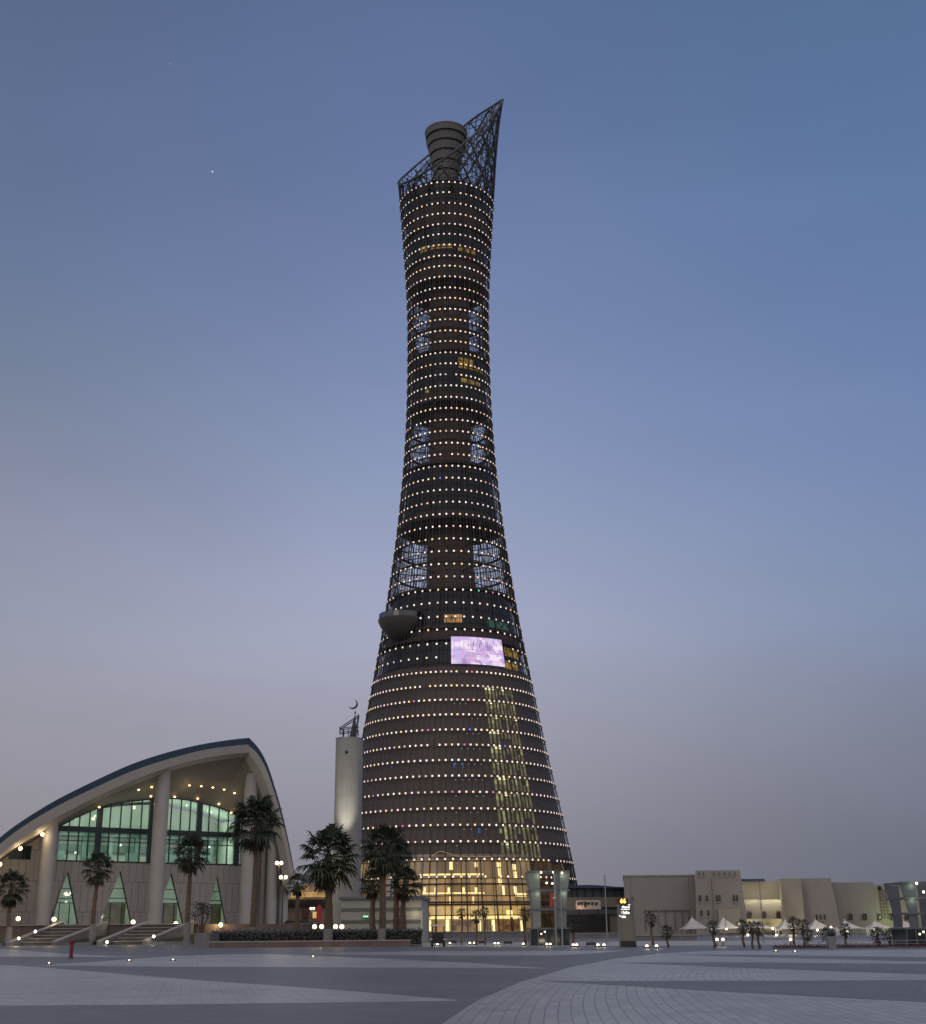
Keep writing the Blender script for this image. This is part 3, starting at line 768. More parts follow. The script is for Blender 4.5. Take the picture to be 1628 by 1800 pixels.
wallpoly(mb, [(prev[3], zb0), (prev[0], prev[1]), (prev[0], zsill), (sR, zsill), (sR, zb0)])
mb.build('wall', M['mwall'], mos, smooth=False)
# triangle windows
M['mglass'] = glassmat('green_glass', (0.74, 0.87, 0.79), 0.1)
for s0, zz, sb, se in tz:
    mb = MB(); mb.add([F(sb, zb0, -0.45), F(se, zb0, -0.45), F(s0, zz, -0.45)], [(0, 1, 2)]); w = mb.build('window', M['mglass'], mos, smooth=False)
    mb = MB()
    def bar(p, q, r): mb.tube([F(p[0], p[1], -0.36), F(q[0], q[1], -0.36)], r, 4)
    bar((sb, zb0), (s0, zz), .16); bar((se, zb0), (s0, zz), .16)
    h = zz - zb0
    for fr in (0.42, 0.5, 0.68):
        bar((sb + (s0 - sb) * fr, zb0 + h * fr), (se + (s0 - se) * fr, zb0 + h * fr), .1)
    for q in (0.35, .68): bar((sb + (se - sb) * q, zb0), (sb + (se - sb) * q, zb0 + h * 0.42), .08)
    mb.build('frame', M['mframe'], w, smooth=False)
# main window: pane, frame
ap = arcpts(sL, sR, 40)
mb = MB(); mb.add([F(s, z, -0.35) for s, z in [(sL, zsill)] + ap + [(sR, zsill)]], [tuple(range(43))]); mw = mb.build('window', M['mglass'], mos, smooth=False)
mb = MB()
def vbar(s, z0, z1, w, d=0.5): mb.box(F(s, (z0 + z1) / 2, -0.1), (w, d, z1 - z0), MA)
s_h = [SZ(512, 728)[0], SZ(790, 738)[0], SZ(1045, 748)[0], SZ(1250, 760)[0]]
zmid = 0.5 * (SZ(420, 562)[1] + SZ(1150, 597)[1])
for s in s_h: vbar(s, zsill, wtop(s) - .05, 0.95, 0.7)
mb.box(F((sL + sR) / 2, zmid, -0.1), (sR - sL, 0.72, 0.95), MA)
edges_ = [sL] + s_h + [sR]
for a_, b_ in zip(edges_, edges_[1:]):
    n = max(1, int(round((b_ - a_) / 2.05)))
    for k in range(1, n): vbar(a_ + (b_ - a_) * k / n, zsill, wtop(a_ + (b_ - a_) * k / n) - .05, 0.16, 0.3)
mb.box(F((sL + sR) / 2, zmid - 2.0, -0.15), (sR - sL, 0.2, 0.16), MA)
mb.box(F((sL + sR) / 2, zsill + .1, -0.12), (sR - sL, 0.4, 0.22), MA)
mb.tube([F(s, z - .1, -.2) for s, z in ap], 0.16, 4)
mb.build('frame', M['mframe'], mw, smooth=False)
# rooms
M['room'] = mat('room_plaster', (0.54, 0.57, 0.52), 0.8, 0, 0.06)
M['room_d'] = mat('room_furniture', (0.16, 0.24, 0.22), 0.7, 0, 0.1)
M['tan'] = mat('tan_stone', (0.42, 0.32, 0.2), 0.7, 0, 0.25, 0.8)
mb = MB(); D = -11.0
mb.prism([F(s, z, D) for s, z in [(sL, zb0)] + [(s, z - .4) for s, z in arcpts(sL, sR, 20)] + [(sR, zb0)]], -MN * .3)      # back wall
mb.box(F((sL + sR) / 2, zsill - .35, -6), (sR - sL + 2, 10, 0.5), MA)                                 # upper floor
mb.box(F((sL + sR) / 2, zb0 + .1, -6), (sR - sL + 2, 10, 0.3), MA)
for s in (sL + .3, sR - .3): mb.box(F(s, (zb0 + wtop(s)) / 2 - .3, -6), (0.4, 10, wtop(s) - zb0 - .6), MA)
mb.build('room', M['room'], mos, smooth=False)
mb = MB(); A_ = [F(s, z + .1, -0.8) for s, z in ap]; B_ = [p - MN * 10 for p in A_]; mb.loft(A_, B_); mb.build('room_ceiling', M['room'], mos)
mb = MB()
mb.box(F((sL + sR) / 2, zmid - .2, -8.5), (sR - sL, 4.5, 0.8), MA)
mb.box(F((sL + sR) / 2, zmid - 2.6, -10), (sR - sL, 0.5, 1.2), MA)
for k in range(7):
    s = sL + (sR - sL) * (k + .5) / 7; mb.box(F(s, (zsill + zmid) / 2, -8), (0.7, 0.7, zmid - zsill), MA)
for k in range(5):
    s = sL + (sR - sL) * (k + .3) / 5; mb.box(F(s, zsill + 1.2, -6), (2.6, 0.8, 1.8), MA)
mb.build('gallery', M['room_d'], mos, smooth=False)
for k in range(4):
    s = sL + (sR - sL) * (k + .5) / 4
    area(F(s, zmid - 0.8, -4), F(s, zsill, -5.5), 330, (0.87, 1.0, 0.89), 6, 2.5, mos)
    area(F(s, zmid + 0.8, -5), F(s, wtop(s), -6.5), 300, (0.87, 1.0, 0.89), 6, 2.5, mos)
    area(F(s, zsill - .8, -3.6), F(s, zb0, -4.2), 250, (0.86, 1.0, 0.88), 5, 2, mos)
for (s0, zz, sb, se), k in zip(tz[1:], range(3)):
    mb = MB(); mb.box(F((sb + se) / 2 + .3, zb0 + (zz - zb0) * .2, -1.6), ((se - sb) * 0.62, 0.3, (zz - zb0) * .42), MA); mb.build('stone_screen', M['tan'], mos, smooth=False)
# lamps in rooms
M['room_lamp'] = emit('room_lamp', (0.8, 1.0, 0.85), 1.6)
for cx, cy in ((505, 495), (400, 508), (375, 903), (350, 952), (1120, 475), (990, 440), (1110, 660), (400, 690), (640, 650)):
    mb = MB(); mb.ball(MC(cx, cy, -3), 0.22, 8); mb.build('room_lamp', M['room_lamp'], mos)
# left wing window
mb = MB(); s0, z1 = SZ(52, 652); s1, z0 = SZ(158, 727)
mb.box(F((s0 + s1) / 2, (z0 + z1) / 2, 0.08), (s1 - s0, 0.12, z1 - z0), MA)
w = mb.build('window', mat('dark_glass', (0.02, 0.03, 0.035), 0.1), mos, smooth=False)
mb = MB()
for k in range(5): mb.box(F(s0 + (s1 - s0) * k / 4, (z0 + z1) / 2, 0.16), (0.12, 0.1, z1 - z0), MA)
mb.build('frame', M['mframe'], w, smooth=False)
# columns
for (tx, ty), (bx, by), r, off in [((292, 552), (222, 1082), 1.18, 5.2), ((880, 262), (815, 1082), 1.32, 5.6), ((1345, 330), (1300, 1090), 1.25, 5.2),
                                    ((1466, 560), (1432, 1095), 1.05, 4.0), ((1408, 640), (1385, 1095), 0.5, 1.5), ((1520, 830), (1495, 1095), 1.0, 3.2), ((240, 620), (205, 1082), 0.45, 3.4)]:
    p = MC(bx, by, off); zt_ = MC(tx, ty, off).z + 2.2
    mb = MB(); mb.lathe([(r * 1.03, zter - .3), (r, zter + 1), (r, zt_)], (p.x, p.y, 0), 28); mb.build('column', M['mcol'], mos)
# overhang downlights
for cx, cy in ((735, 357), (804, 343), (800, 392), (926, 394), (1004, 334), (1067, 338), (1128, 345), (1188, 356), (1243, 375), (1048, 404), (1160, 433), (1298, 401), (1226, 478), (1258, 474), (526, 449), (1409, 597)):
    f_ = 3.2 if cy < 385 else 0.6
    mb = MB(); p = MC(cx, cy, f_); mb.ball(p, 0.24, 8, sq=(1, 1, .7)); mb.build('downlight', M['globe_o'], mos)
for cx, cy in ((225, 593), (108, 668), (0, 752)):
    mb = MB(); p = MC(cx, cy, 6.4); mb.ball(p, 0.36, 8); mb.build('downlight', M['globe'], mos)
    point(p + MN * 0.6 + Vector((0, 0, -.5)), 110, (1, .72, .38), .3, mos)
for cx, cy in ((1004, 350), (800, 410), (1200, 430), (580, 470)):
    point(MC(cx, cy, 3.4) + Vector((0, 0, -.8)), 50, (1, .75, .45), .3, mos)

# terrace, stairs, planters in front of the mosque
yt = 203.0
def terr_x(px, Y): return P(px, 1640, Y).x
ter = MB()
x0, x1 = terr_x(-160, 200), terr_x(535, 210)
ter.prism([(x0, yt, -.2), (terr_x(347, yt), yt, -.2), (x1, 207, -.2), (x1 + 18, 262, -.2), (x0 - 60, 262, -.2), (x0 - 60, yt, -.2)], (0, 0, zter + .2))
ter.build('terrace', M['brown_wall'], kind='structure', smooth=False)
mb = MB(); mb.prism([(x0, yt - .3, zter + .004), (terr_x(347, yt), yt - .3, zter + .004), (terr_x(347, yt), yt + .5, zter + .004), (x0, yt + .5, zter + .004)], (0, 0, 0.14)); mb.build('kerb', M['coping'], kind='structure', smooth=False)
M['step'] = mat('step_stone', (0.11, 0.1, 0.095), 0.7, 0, 0.12, 1)
def flight(cxl, cxr, label):
    gl = G(*K1((cxl, 1172))); gr_ = G(*K1((cxr, 1172)))
    yb = yt - 7.2; xl = P(K1((cxl, 1172))[0], 1655, yb).x; xr = P(K1((cxr, 1172))[0], 1655, yb).x
    t = thing('staircase', label, 'stairs', ((xl + xr) / 2, yb, 0), 'stairs up to the mosque terrace')
    n = 6; mb = MB(); nz = MB(); sh = 5.2
    for k in range(n):
        y0 = yb - .4 + 7.0 * k / n; dz = zter / n; o = 1.0 + 3.8 * k / n
        mb.box(((xl + xr) / 2 + o, (y0 + yt) / 2, dz * (k + .5)), (xr - xl - .6, yt - y0 - .01, dz - .004))
        nz.box(((xl + xr) / 2 + o, y0 + .1, dz * (k + 1) + .02), (xr - xl - .62, .5, .1))
    mb.build('steps', M['step'], t, smooth=False); nz.build('nosing', M['coping'], t, smooth=False)
    for x in (xl - .35, xr + .35):
        mb = MB()
        mb.prism([(x - .3, yb - 1.0, 0), (x + .3, yb - 1.0, 0), (x + .3, yb - 1.0, .35), (x - .3, yb - 1.0, .35)], (0.01, 0.3, 0))
        a_ = [(x - .3, yb - .7, 0), (x + .3, yb - .7, 0), (x + .3, yb - .7, .5), (x - .3, yb - .7, .5)]
        b_ = [(x - .3 + sh, yt - .4, 0), (x + .3 + sh, yt - .4, 0), (x + .3 + sh, yt - .4, zter + .45), (x - .3 + sh, yt - .4, zter + .45)]
        mb.add(a_ + b_, [(0, 1, 2, 3), (7, 6, 5, 4), (0, 4, 5, 1), (1, 5, 6, 2), (2, 6, 7, 3), (3, 7, 4, 0)])
        mb.build('cheek_wall', M['stone_wall'], t, smooth=False)
        mb = MB(); a_ = [(x - .36, yb - .72, .5), (x + .36, yb - .72, .5), (x + .36, yb - .72, .62), (x - .36, yb - .72, .62)]
        b_ = [(p[0] + sh, yt - .4, p[2] + zter - .05 + .004) for p in a_]
        mb.add(a_ + b_, [(0, 1, 2, 3), (7, 6, 5, 4), (0, 4, 5, 1), (1, 5, 6, 2), (2, 6, 7, 3), (3, 7, 4, 0)]); mb.build('coping', M['coping'], t, smooth=False)
    return t, xl, xr, yb
st1 = flight(70, 285, 'flight of stone steps nearest the leaf shaped roof\'s low end, lit by two wall lamps')
st2 = flight(545, 760, 'flight of stone steps below the second triangular window, one wall lamp on it')
def planter(cxa, cxb, label):
    yb = yt - 6; xa = P(K1((cxa, 1172))[0], 1655, yb).x; xb = P(K1((cxb, 1172))[0], 1655, yb).x
    t = thing('planter', label, 'planter', ((xa + xb) / 2, yb, 0), 'lawn beds in front of the terrace')
    mb = MB(); mb.box(((xa + xb) / 2, yb - .9, .2), (xb - xa, .3, .4)); mb.build('kerb_wall', M['stone_wall'], t, smooth=False)
    mb = MB(); n = 24; v = []; 
    for j in range(9):
        for i in range(n + 1):
            v.append((xa + (xb - xa) * i / n + 3.6 * j / 8, yb - .74 + 5.6 * j / 8, .38 + .9 * j / 8 + random.uniform(-.05, .05)))
    mb.add(v, [(j * (n + 1) + i, j * (n + 1) + i + 1, (j + 1) * (n + 1) + i + 1, (j + 1) * (n + 1) + i) for j in range(8) for i in range(n)])
    o = mb.build('lawn', M['grass'], t); return t
planter(310, 500, 'grass bed between the two flights of steps, with a reddish palm'); planter(800, 1020, 'grass bed beside the grey end wall of the long hedge'); planter(-250, 30, 'grass bed in the frame\'s lower corner, left of all the steps')

# hedge row with kerb in front of it ---------------------------------------
def leafy(mb, x0, x1, y0, y1, z0, z1, n, s):
    for _ in range(n):
        f = random.random()
        x = random.uniform(x0, x1); y = random.uniform(y0, y1); z = z0 + (z1 - z0) * random.random() ** 0.8 + (random.gauss(0, .12) if f > .8 else 0)
        if random.random() < .6: y = y0 + random.uniform(-.12, .1)
        elif random.random() < .7: z = z1 + random.gauss(0, .13)
        a, b = random.uniform(0, 6.3), random.uniform(-1, 1); u = Vector((math.cos(a), math.sin(a), b)).normalized() * s * random.uniform(.6, 1.3)
        w = u.cross(Vector((random.uniform(-1, 1), random.uniform(-1, 1), 1))).normalized() * s * .5
        p = Vector((x, y, z)); mb.add([p - u, p + w, p + u, p - w], [(0, 1, 2, 3)])
KY = 150.0
xh0, xh1 = P(372, 1640, KY + 6).x, P(742, 1640, KY + 6).x
hz1 = P(560, 1637.5, KY + 6).z
hd = thing('hedge', 'long clipped dark hedge behind a low kerb between the palms', 'hedge', ((xh0 + xh1) / 2, KY + 6, 0))
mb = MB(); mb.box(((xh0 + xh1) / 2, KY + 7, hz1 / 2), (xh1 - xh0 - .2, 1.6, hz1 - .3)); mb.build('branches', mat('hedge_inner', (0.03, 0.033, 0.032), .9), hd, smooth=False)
mb = MB(); leafy(mb, xh0, xh1, KY + 6.0, KY + 7.9, 0.1, hz1, 13000, .13); mb.build('foliage', M['hedge'], hd, smooth=False)
kb = MB(); xk0, xk1 = P(370, 1640, KY).x, P(722, 1640, KY).x
kb.box(((xk0 + xk1) / 2, KY, .28), (xk1 - xk0, .5, .56)); t = thing('planter_wall', 'low brown stone kerb wall in front of the long hedge', 'wall', ((xk0 + xk1) / 2, KY, 0)); kb.build('wall', M['brown_wall'], t, smooth=False)
mb = MB(); mb.box(((xk0 + xk1) / 2, KY, .62), (xk1 - xk0 + .1, .6, .12)); mb.build('coping', M['coping'], t, smooth=False)
xe0, xe1 = P(343, 1640, KY).x, P(369.5, 1640, KY).x
mb = MB(); mb.prism([(xe0, KY - .3, 0), (xe1, KY - .3, 0), (xe1, KY + 9, 0), (xe0, KY + 9, 0)], (0, 0, hz1 - .05)); t = thing('planter_wall', 'grey stone end wall of the hedge bed, next to the grass bed', 'wall', (xe0, KY, 0)); mb.build('wall', M['stone_wall'], t, smooth=False)
mb = MB(); mb.add([(xk0, KY + .2, .3), (xk1 + .6, KY + .2, .3), (xk1 + .6, KY + 6.2, .35), (xk0, KY + 6.2, .35)], [(0, 1, 2, 3)]); mb.build('lawn', M['grass'], kind='structure', smooth=False)

# ------------------------------------------------------------------ MINARET
mY = 205.0
pT = P(611, 1297, mY); pB = P(606, 1590, mY)
mr = 0.5 * (P(634, 1300, mY).x - P(588, 1300, mY).x)
mx = pB.x; my = mY + mr
mi_ = thing('minaret', 'plain pale rounded minaret shaft with a dark crescent finial on its roof', 'minaret', (mx, my, 0))
M['minaret'] = brickmat('minaret_panels', (0.28, 0.28, 0.27), (0.29, 0.29, 0.28), (0.2, 0.2, 0.19), 1.5, 5.5, .03, vec_wall(0), .5, .3, .14)
zt2 = pT.z
mb = MB(); n = 40; pl = []
for k in range(n + 1):   # bowed front, flat back
    t = math.pi * (1 + k / n); pl.append((mx + mr * math.cos(t), mY + mr * 0.9 + mr * 0.9 * math.sin(t), 0))
pl += [(mx + mr, mY + mr * 2, 0), (mx - mr, mY + mr * 2, 0)]
mb.prism(pl, (0, 0, zt2)); mb.build('shaft', M['minaret'], mi_)
mb = MB(); mb.prism([(p[0] * 1.0 + (p[0] - mx) * .02, p[1] - .03, zt2 + .004) for p in pl], (0, 0, .18)); mb.build('roof_edge', M['grey'], mi_)
ph = P(609, 1322.5, mY)
mb = MB(); mb.tube([(ph.x, mY - .04, ph.z), (ph.x, mY + .25, ph.z)], .26, 12); mb.build('shaft_hole', M['dark'], mi_)  # round hole in the shaft, drawn as a dark disc
mb = MB()
def mp_(x, y, o=1.6): return P(x, y, mY + o)
for pts, r in [([(597, 1280), (622, 1263), (631, 1256)], .09), ([(597, 1281), (630, 1276)], .07), ([(597, 1288), (630, 1283)], .07), ([(603, 1281), (603, 1295)], .08),
               ([(630, 1256), (627, 1276), (629, 1292)], .08), ([(597, 1296), (630, 1296)], .06), ([(597, 1278), (597, 1290)], .05), ([(612, 1280), (612, 1295)], .05)]:
    mb.tube([mp_(*p) for p in pts], r, 5)
    mb.tube([mp_(*p) + Vector((0, 1.5, 0)) for p in pts], r, 5)
mb.build('railing', M['steel'], mi_)
mb = MB(); sp_ = mp_(621, 1296); st_ = mp_(624, 1258)
mb.tube([sp_, st_], [.62, .08], 10); mb.tube([st_, mp_(625, 1249)], .06, 6); mb.ball(mp_(624.5, 1253), .16, 8); mb.build('spire', M['steel'], mi_)
# crescent, opening towards the upper left
cc = mp_(620.5, 1238); R1 = 0.80; mb = MB(); outer = []; inner = []
for k in range(25):
    a = R_(-155) + R_(225) * k / 24
    outer.append(Vector((cc.x + R1 * math.cos(a), cc.y, cc.z + R1 * math.sin(a))))
o2 = Vector((cc.x - .30, cc.y, cc.z + .28))
for k in range(25):
    a = R_(-155) + R_(225) * k / 24; d = Vector((math.cos(a), 0, math.sin(a)))
    th_ = 0.30 * math.sin(math.pi * k / 24) + .015; inner.append(Vector((cc.x, cc.y, cc.z)) + d * (R1 - th_))
mb.add([p + Vector((0, -.1, 0)) for p in outer + inner] + [p + Vector((0, .1, 0)) for p in outer + inner],
       [(i, i + 1, 25 + i + 1, 25 + i) for i in range(24)] + [(50 + i, 75 + i, 75 + i + 1, 50 + i + 1) for i in range(24)] +
       [(i, 50 + i, 50 + i + 1, i + 1) for i in range(24)] + [(25 + i, 25 + i + 1, 75 + i + 1, 75 + i) for i in range(24)])
mb.build('crescent', M['steel'], mi_)
spot((mx - .2, mY - 3.4, 12.5), (mx, mY + .6, P(608, 1375, mY).z), 7000, (1.0, .93, .76), 46, 1.0, .3, mi_)
# ------------------------------------------------------------------ low striped building, exit sign, glass post
bY = 176.0
bx0, bx1 = P(600, 1600, bY).x, P(741, 1600, bY).x; bz = P(670, 1577, bY).z
lb = thing('service_building', 'low pale building with two dark stripes between minaret and glowing lobby', 'building', ((bx0 + bx1) / 2, bY, 0))
M['service'] = mat('service_wall', (0.36, 0.37, 0.33), 0.6, 0, 0.06, 0.4); M['stripe'] = mat('stripe', (0.12, 0.14, 0.15), 0.5)
mb = MB(); mb.prism([(bx0, bY, 0), (bx1, bY, 0), (bx1 + .5, bY + 14, 0), (bx0, bY + 14, 0)], (0, 0, bz - .3)); mb.build('wall', M['service'], lb, smooth=False)
mb = MB(); mb.prism([(bx0 - .3, bY - .3, bz - .29), (bx1 + .3, bY - .3, bz - .29), (bx1 + .8, bY + 14, bz - .29), (bx0 - .3, bY + 14, bz - .29)], (0, 0, .35)); mb.build('roof', mat('blue_grey_roof', (0.11, 0.13, 0.17), .5), lb, smooth=False)
mb = MB()
for y in (1599, 1620):
    z = P(670, y, bY).z; mb.box(((bx0 + bx1) / 2, bY - .02, z), (bx1 - bx0 + .02, .1, .42))
mb.build('stripe', M['stripe'], lb, smooth=False)
pe = P(643, 1611, bY - .15)
es = thing('exit_sign', 'small green lit exit sign on the striped building', 'sign', pe)
mb = MB(); mb.box(pe, (.85, .16, .42)); mb.build('case', M['dark'], es, smooth=False)
mb = MB(); mb.box(pe + Vector((0, -.1, 0)), (.7, .04, .26)); mb.build('panel', emit('exit_green', (.35, .85, .45), 1.1), es, smooth=False)
point(P(730, 1606, bY - 1.0), 30, (1, .8, .5), .2)
pp = G(741, 1661)
# a white-edged post at the corner of the service building
mb = MB(); Yp = 158.0; a_ = P(741.5, 1600, Yp); mb.box((a_.x, Yp, a_.z / 2), (.16, .3, a_.z)); tag(mb.build('gate_post', M['white'], None, smooth=False, loc=(a_.x, Yp, 0)), 'thin white gate post at the corner of the striped building', 'post')

# ------------------------------------------------------------------ PALMS
def crown_mesh(mb, c, Rr, nf=34, nl=15, seed=0, droop=.55, low=-0.8, sk=12):
    rnd = random.Random(seed); c = Vector(c)
    for i in range(nf + sk):
        dead = i >= nf
        az = i * 2.39996 + rnd.uniform(-.3, .3)
        el = R_(rnd.uniform(-78, -55)) if dead else math.asin(max(-1, min(1, low + (1.0 - low) * ((i + .5) / nf) ** 0.85 - .02)))
        if not dead: el += rnd.uniform(-.12, .12)
        d = Vector((math.cos(az) * math.cos(el), math.sin(az) * math.cos(el), math.sin(el)))
        L = Rr * rnd.uniform(.42, .58) * (0.7 if dead else 1)
        base = c + Vector((0, 0, -.12 * Rr if dead else 0)); tip = base + d * L + Vector((0, 0, -.10 * Rr * (1 - d.z)))
        side = d.cross(Vector((0, 0, 1))); side = side.normalized() if side.length > .05 else Vector((1, 0, 0))
        nrm = side.cross(d).normalized()
        mid = base + d * (L * .5) + Vector((0, 0, .02 * Rr))
        w = .013 * Rr; mi = 1 if dead else 0
        mb.add([base + side * w, base - side * w, mid - side * w, mid + side * w, tip - side * w * .6, tip + side * w * .6], [(0, 1, 2, 3), (3, 2, 4, 5)], mi)
        FL = Rr * rnd.uniform(.42, .55) * (0.75 if dead else 1)
        for k in range(nl):
            ph = (k / (nl - 1) - .5) * R_(215 if not dead else 110)
            ld = d * math.cos(ph) + side * math.sin(ph) + nrm * (0.10 * math.cos(ph * 1.5)); ld.normalize()
            ln = FL * (1 - .25 * abs(ph) / 1.9) * rnd.uniform(.85, 1.1)
            pr = ld.cross(nrm).normalized() * (ln * .075)
            m1 = tip + ld * ln * .55; e = tip + ld * ln + Vector((0, 0, -droop * ln * rnd.uniform(.4, 1)))
            tilt = nrm * (ln * .03 * (1 if k % 2 else -1))
            mb.add([tip, m1 + pr + tilt, e, m1 - pr - tilt], [(0, 1, 2, 3)], mi)
def palm(px, py, cx, cy, rpx, Y, label, group='tall fan palms', paint=0.0, seed=0, nf=34, tr=0.33, sk=9):
    b_ = P(px, py, Y); b_.z = max(0, b_.z) if b_.z < 1.0 else b_.z
    zb_ = 0.0 if py > 1648 else b_.z
    cpt = P(cx, cy, Y); Rr = rpx / FPX * (Y * cp + cpt.z * sp)
    t = thing('palm_tree', label, 'palm tree', (b_.x, Y, zb_), group)
    pts = []; n = 12
    for i in range(n + 1):
        f = i / n; pts.append((b_.x + (cpt.x - b_.x) * f ** 1.6 + .05 * math.sin(f * 7 + seed), Y + .05 * math.cos(f * 6), zb_ + (cpt.z - zb_) * f))
    rs = [tr * (1.25 - .45 * min(1, f_ * 1.5)) * (1.12 if i % 2 else 1) for i, f_ in [(i, i / n) for i in range(n + 1)]]
    mb = MB(); mb.tube(pts, rs, 12); mb.build('trunk', M['trunk'], t)
    if paint:
        mb = MB(); mb.tube([(pts[0][0], pts[0][1], zb_), (pts[0][0] + (pts[1][0] - pts[0][0]) * .5, Y, zb_ + paint)], [tr * 1.42, tr * 1.3], 14); mb.build('painted_base', M['limewash'], t)
    mb = MB(); crown_mesh(mb, cpt, Rr, nf, 15, seed, sk=sk); mb.build('crown', [M['frond'], M['dead']], t, smooth=False)
    return t
g1 = 'tall fan palms before the mosque'
palm(14, 1652, 20, 1556, 36, 196, 'short palm at the photo\'s edge beside the low end of the mosque roof', g1, 2.6, 1)
palm(161, 1656, 173, 1522, 33, 197, 'leaning palm with reddish lit trunk between the two flights of steps', g1, 2.9, 2)
palm(328, 1658, 335, 1496, 40, 190, 'palm with pale painted trunk foot before the third triangular window', g1, 3.0, 3)
palm(444, 1659, 451, 1440, 55, 172, 'tallest palm, rising from the hedge bed before the mosque roof\'s high end', g1, 2.2, 4, 44)
g2 = 'fan palms round the minaret'
palm(577, 1661, 577, 1500, 62, 155, 'broad dense palm directly in front of the pale minaret', g2, 1.9, 5, 46, .42)
palm(671, 1660, 676, 1486, 50, 155, 'tallest palm in front of the striped building, overlapping the tower', g2, 1.9, 6, 42, .36)
palm(696, 1634, 698, 1497, 34, 165, 'slender palm with reddish trunk just behind the tall palm before the tower', g2, 0, 7)
palm(708, 1634, 712, 1548, 34, 163, 'shorter palm with hanging dry leaves at the end of the striped building', g2, 0, 8, 38)
palm(655, 1640, 655, 1550, 30, 166, 'low palm half hidden behind the tallest trunk before the striped building', g2, 0, 9, 34)
palm(522, 1634, 523, 1551, 24, 200, 'thin distant palm between the mosque and the pale minaret', g2, 0, 10, 26)
# red uplighting on trunks
for px, Y in ((160, 195), (327, 188.5), (696, 163.6)):
    q = P(px - 6, 1640, Y - 1.2); spot((q.x, Y - 1.4, 1.0), (q.x + .6, Y + 1.2, 7), 260, (1, .38, .18), 40, 1, .1)

# small palms: three source meshes, copied
def small_src(seed):
    t = thing('palm_tree', 'x', 'palm tree', (0, 0, 0), 'small palms on the plaza')
    mb = MB(); n = 8
    mb.tube([(0.03 * math.sin(i * .9 + seed), 0.03 * math.cos(i + seed), i / n) for i in range(n + 1)], [.045 * (1.3 - .4 * i / n) * (1.15 if i % 2 else 1) for i in range(n + 1)], 8); mb.build('trunk', M['trunk'], t)
    mb = MB(); crown_mesh(mb, (0, 0, 1.0), 0.40, 24, 11, seed + 30, sk=4); mb.build('crown', [M['frond'], M['dead']], t, smooth=False)
    return t
srcs = [small_src(i) for i in range(3)]; used = [False] * 3
small = [(750, 1656, 1610, 11, 'small palm beside the white gate post, behind the golf cart'), (812, 1661, 1604, 12, 'small palm before the lobby, next after the golf cart'),
         (838, 1662, 1609, 15, 'small palm with widest crown before the glowing lobby'), (853, 1661, 1602, 12, 'small tall stemmed palm close behind the widest lobby palm'),
         (923, 1661, 1606, 15, 'small palm touching the lobby side of the entry pavilion'), (1008, 1664, 1624, 16, 'small dark palm between the entry pavilion and the sign pylon'),
         (1147, 1662, 1614, 15, 'small upright palm next to the sign pylon, before the blank beige wall'), (1174, 1666, 1636, 15, 'small bushy palm before the blank beige wall, lower than its neighbour'),
         (1256, 1667, 1628, 16, 'small palm between the first two white tents'), (1308, 1665, 1627, 15, 'small palm by the corner of the highest beige block'),
         (1324, 1668, 1628, 14, 'middle palm of the close trio under the yellow lit wall'), (1335, 1668, 1630, 16, 'last palm of the close trio, next to a thin mast'),
         (1397, 1662, 1622, 15, 'small palm at the start of the red edged flower bed'), (1414, 1663, 1625, 15, 'thick palm in the clump on the flower bed'), (1421, 1664, 1641, 14, 'lowest palm in the clump on the flower bed'),
         (1457, 1660, 1641, 17, 'wide low palm right behind the grey planter tub'), (1488, 1662, 1632, 15, 'single palm under a tent peak next after the planter tub'), (1545, 1662, 1641, 18, 'broad low palm behind the railing, near the far pavilion'),
         (1566, 1662, 1643, 14, 'small palm behind the railing, nearest to the far pavilion')]
for i, (px, py, cy, rp, lab) in enumerate(small):
    b_ = G(px, py); cpt = P(px - 1, cy, b_.y); h = cpt.z; rad = rp / FPX * b_.y * cp
    k = i % 3; s = srcs[k]; scl = (rad / .40, rad / .40, h)
    scl = (rad / .40, rad / .40, max(h - 0.0, .5))
    rz = random.uniform(0, 6.3)
    if not used[k]:
        used[k] = True; s.location = (b_.x, b_.y, 0); s['label'] = lab; s.rotation_euler = (0, 0, rz); o = s
    else:
        o = dup(s, (b_.x, b_.y, 0), lab, None, rz)
    # trunk keeps its height; the crown keeps its round shape
    for ch in o.children:
        if ch.name.startswith('trunk'): ch.scale = (rad / .40, rad / .40, h)
        else: ch.scale = (rad / .40,) * 3; ch.location = (0, 0, h - rad / .40)

# shrub before the fourth triangular window
mb = MB(); rnd = random.Random(3); q = P(356, 1622, 196)
t = thing('shrub', 'small bare branched shrub before the fourth triangular window', 'shrub', (q.x, 196, zter if False else 0))
br = MB(); lv = MB()
for i in range(16):
    a = rnd.uniform(0, 6.3); e = Vector((q.x + rnd.uniform(-1.3, 1.3), 196 + rnd.uniform(-.8, .8), P(356, rnd.uniform(1590, 1612), 196).z))
    br.tube([(q.x, 196, .2), (q.x + (e.x - q.x) * .4, 196, (e.z + .2) * .55), e], [.07, .05, .02], 5)
    for _ in range(26):
        p = e + Vector((rnd.gauss(0, .38), rnd.gauss(0, .3), rnd.gauss(0, .3))); u = Vector((rnd.uniform(-1, 1), rnd.uniform(-1, 1), rnd.uniform(-1, 1))).normalized() * .17; w = u.cross(Vector((.3, .5, 1))).normalized() * .1
        lv.add([p - u, p + w, p + u, p - w], [(0, 1, 2, 3)])
br.build('stems', M['trunk'], t); lv.build('foliage', M['hedge'], t, smooth=False)

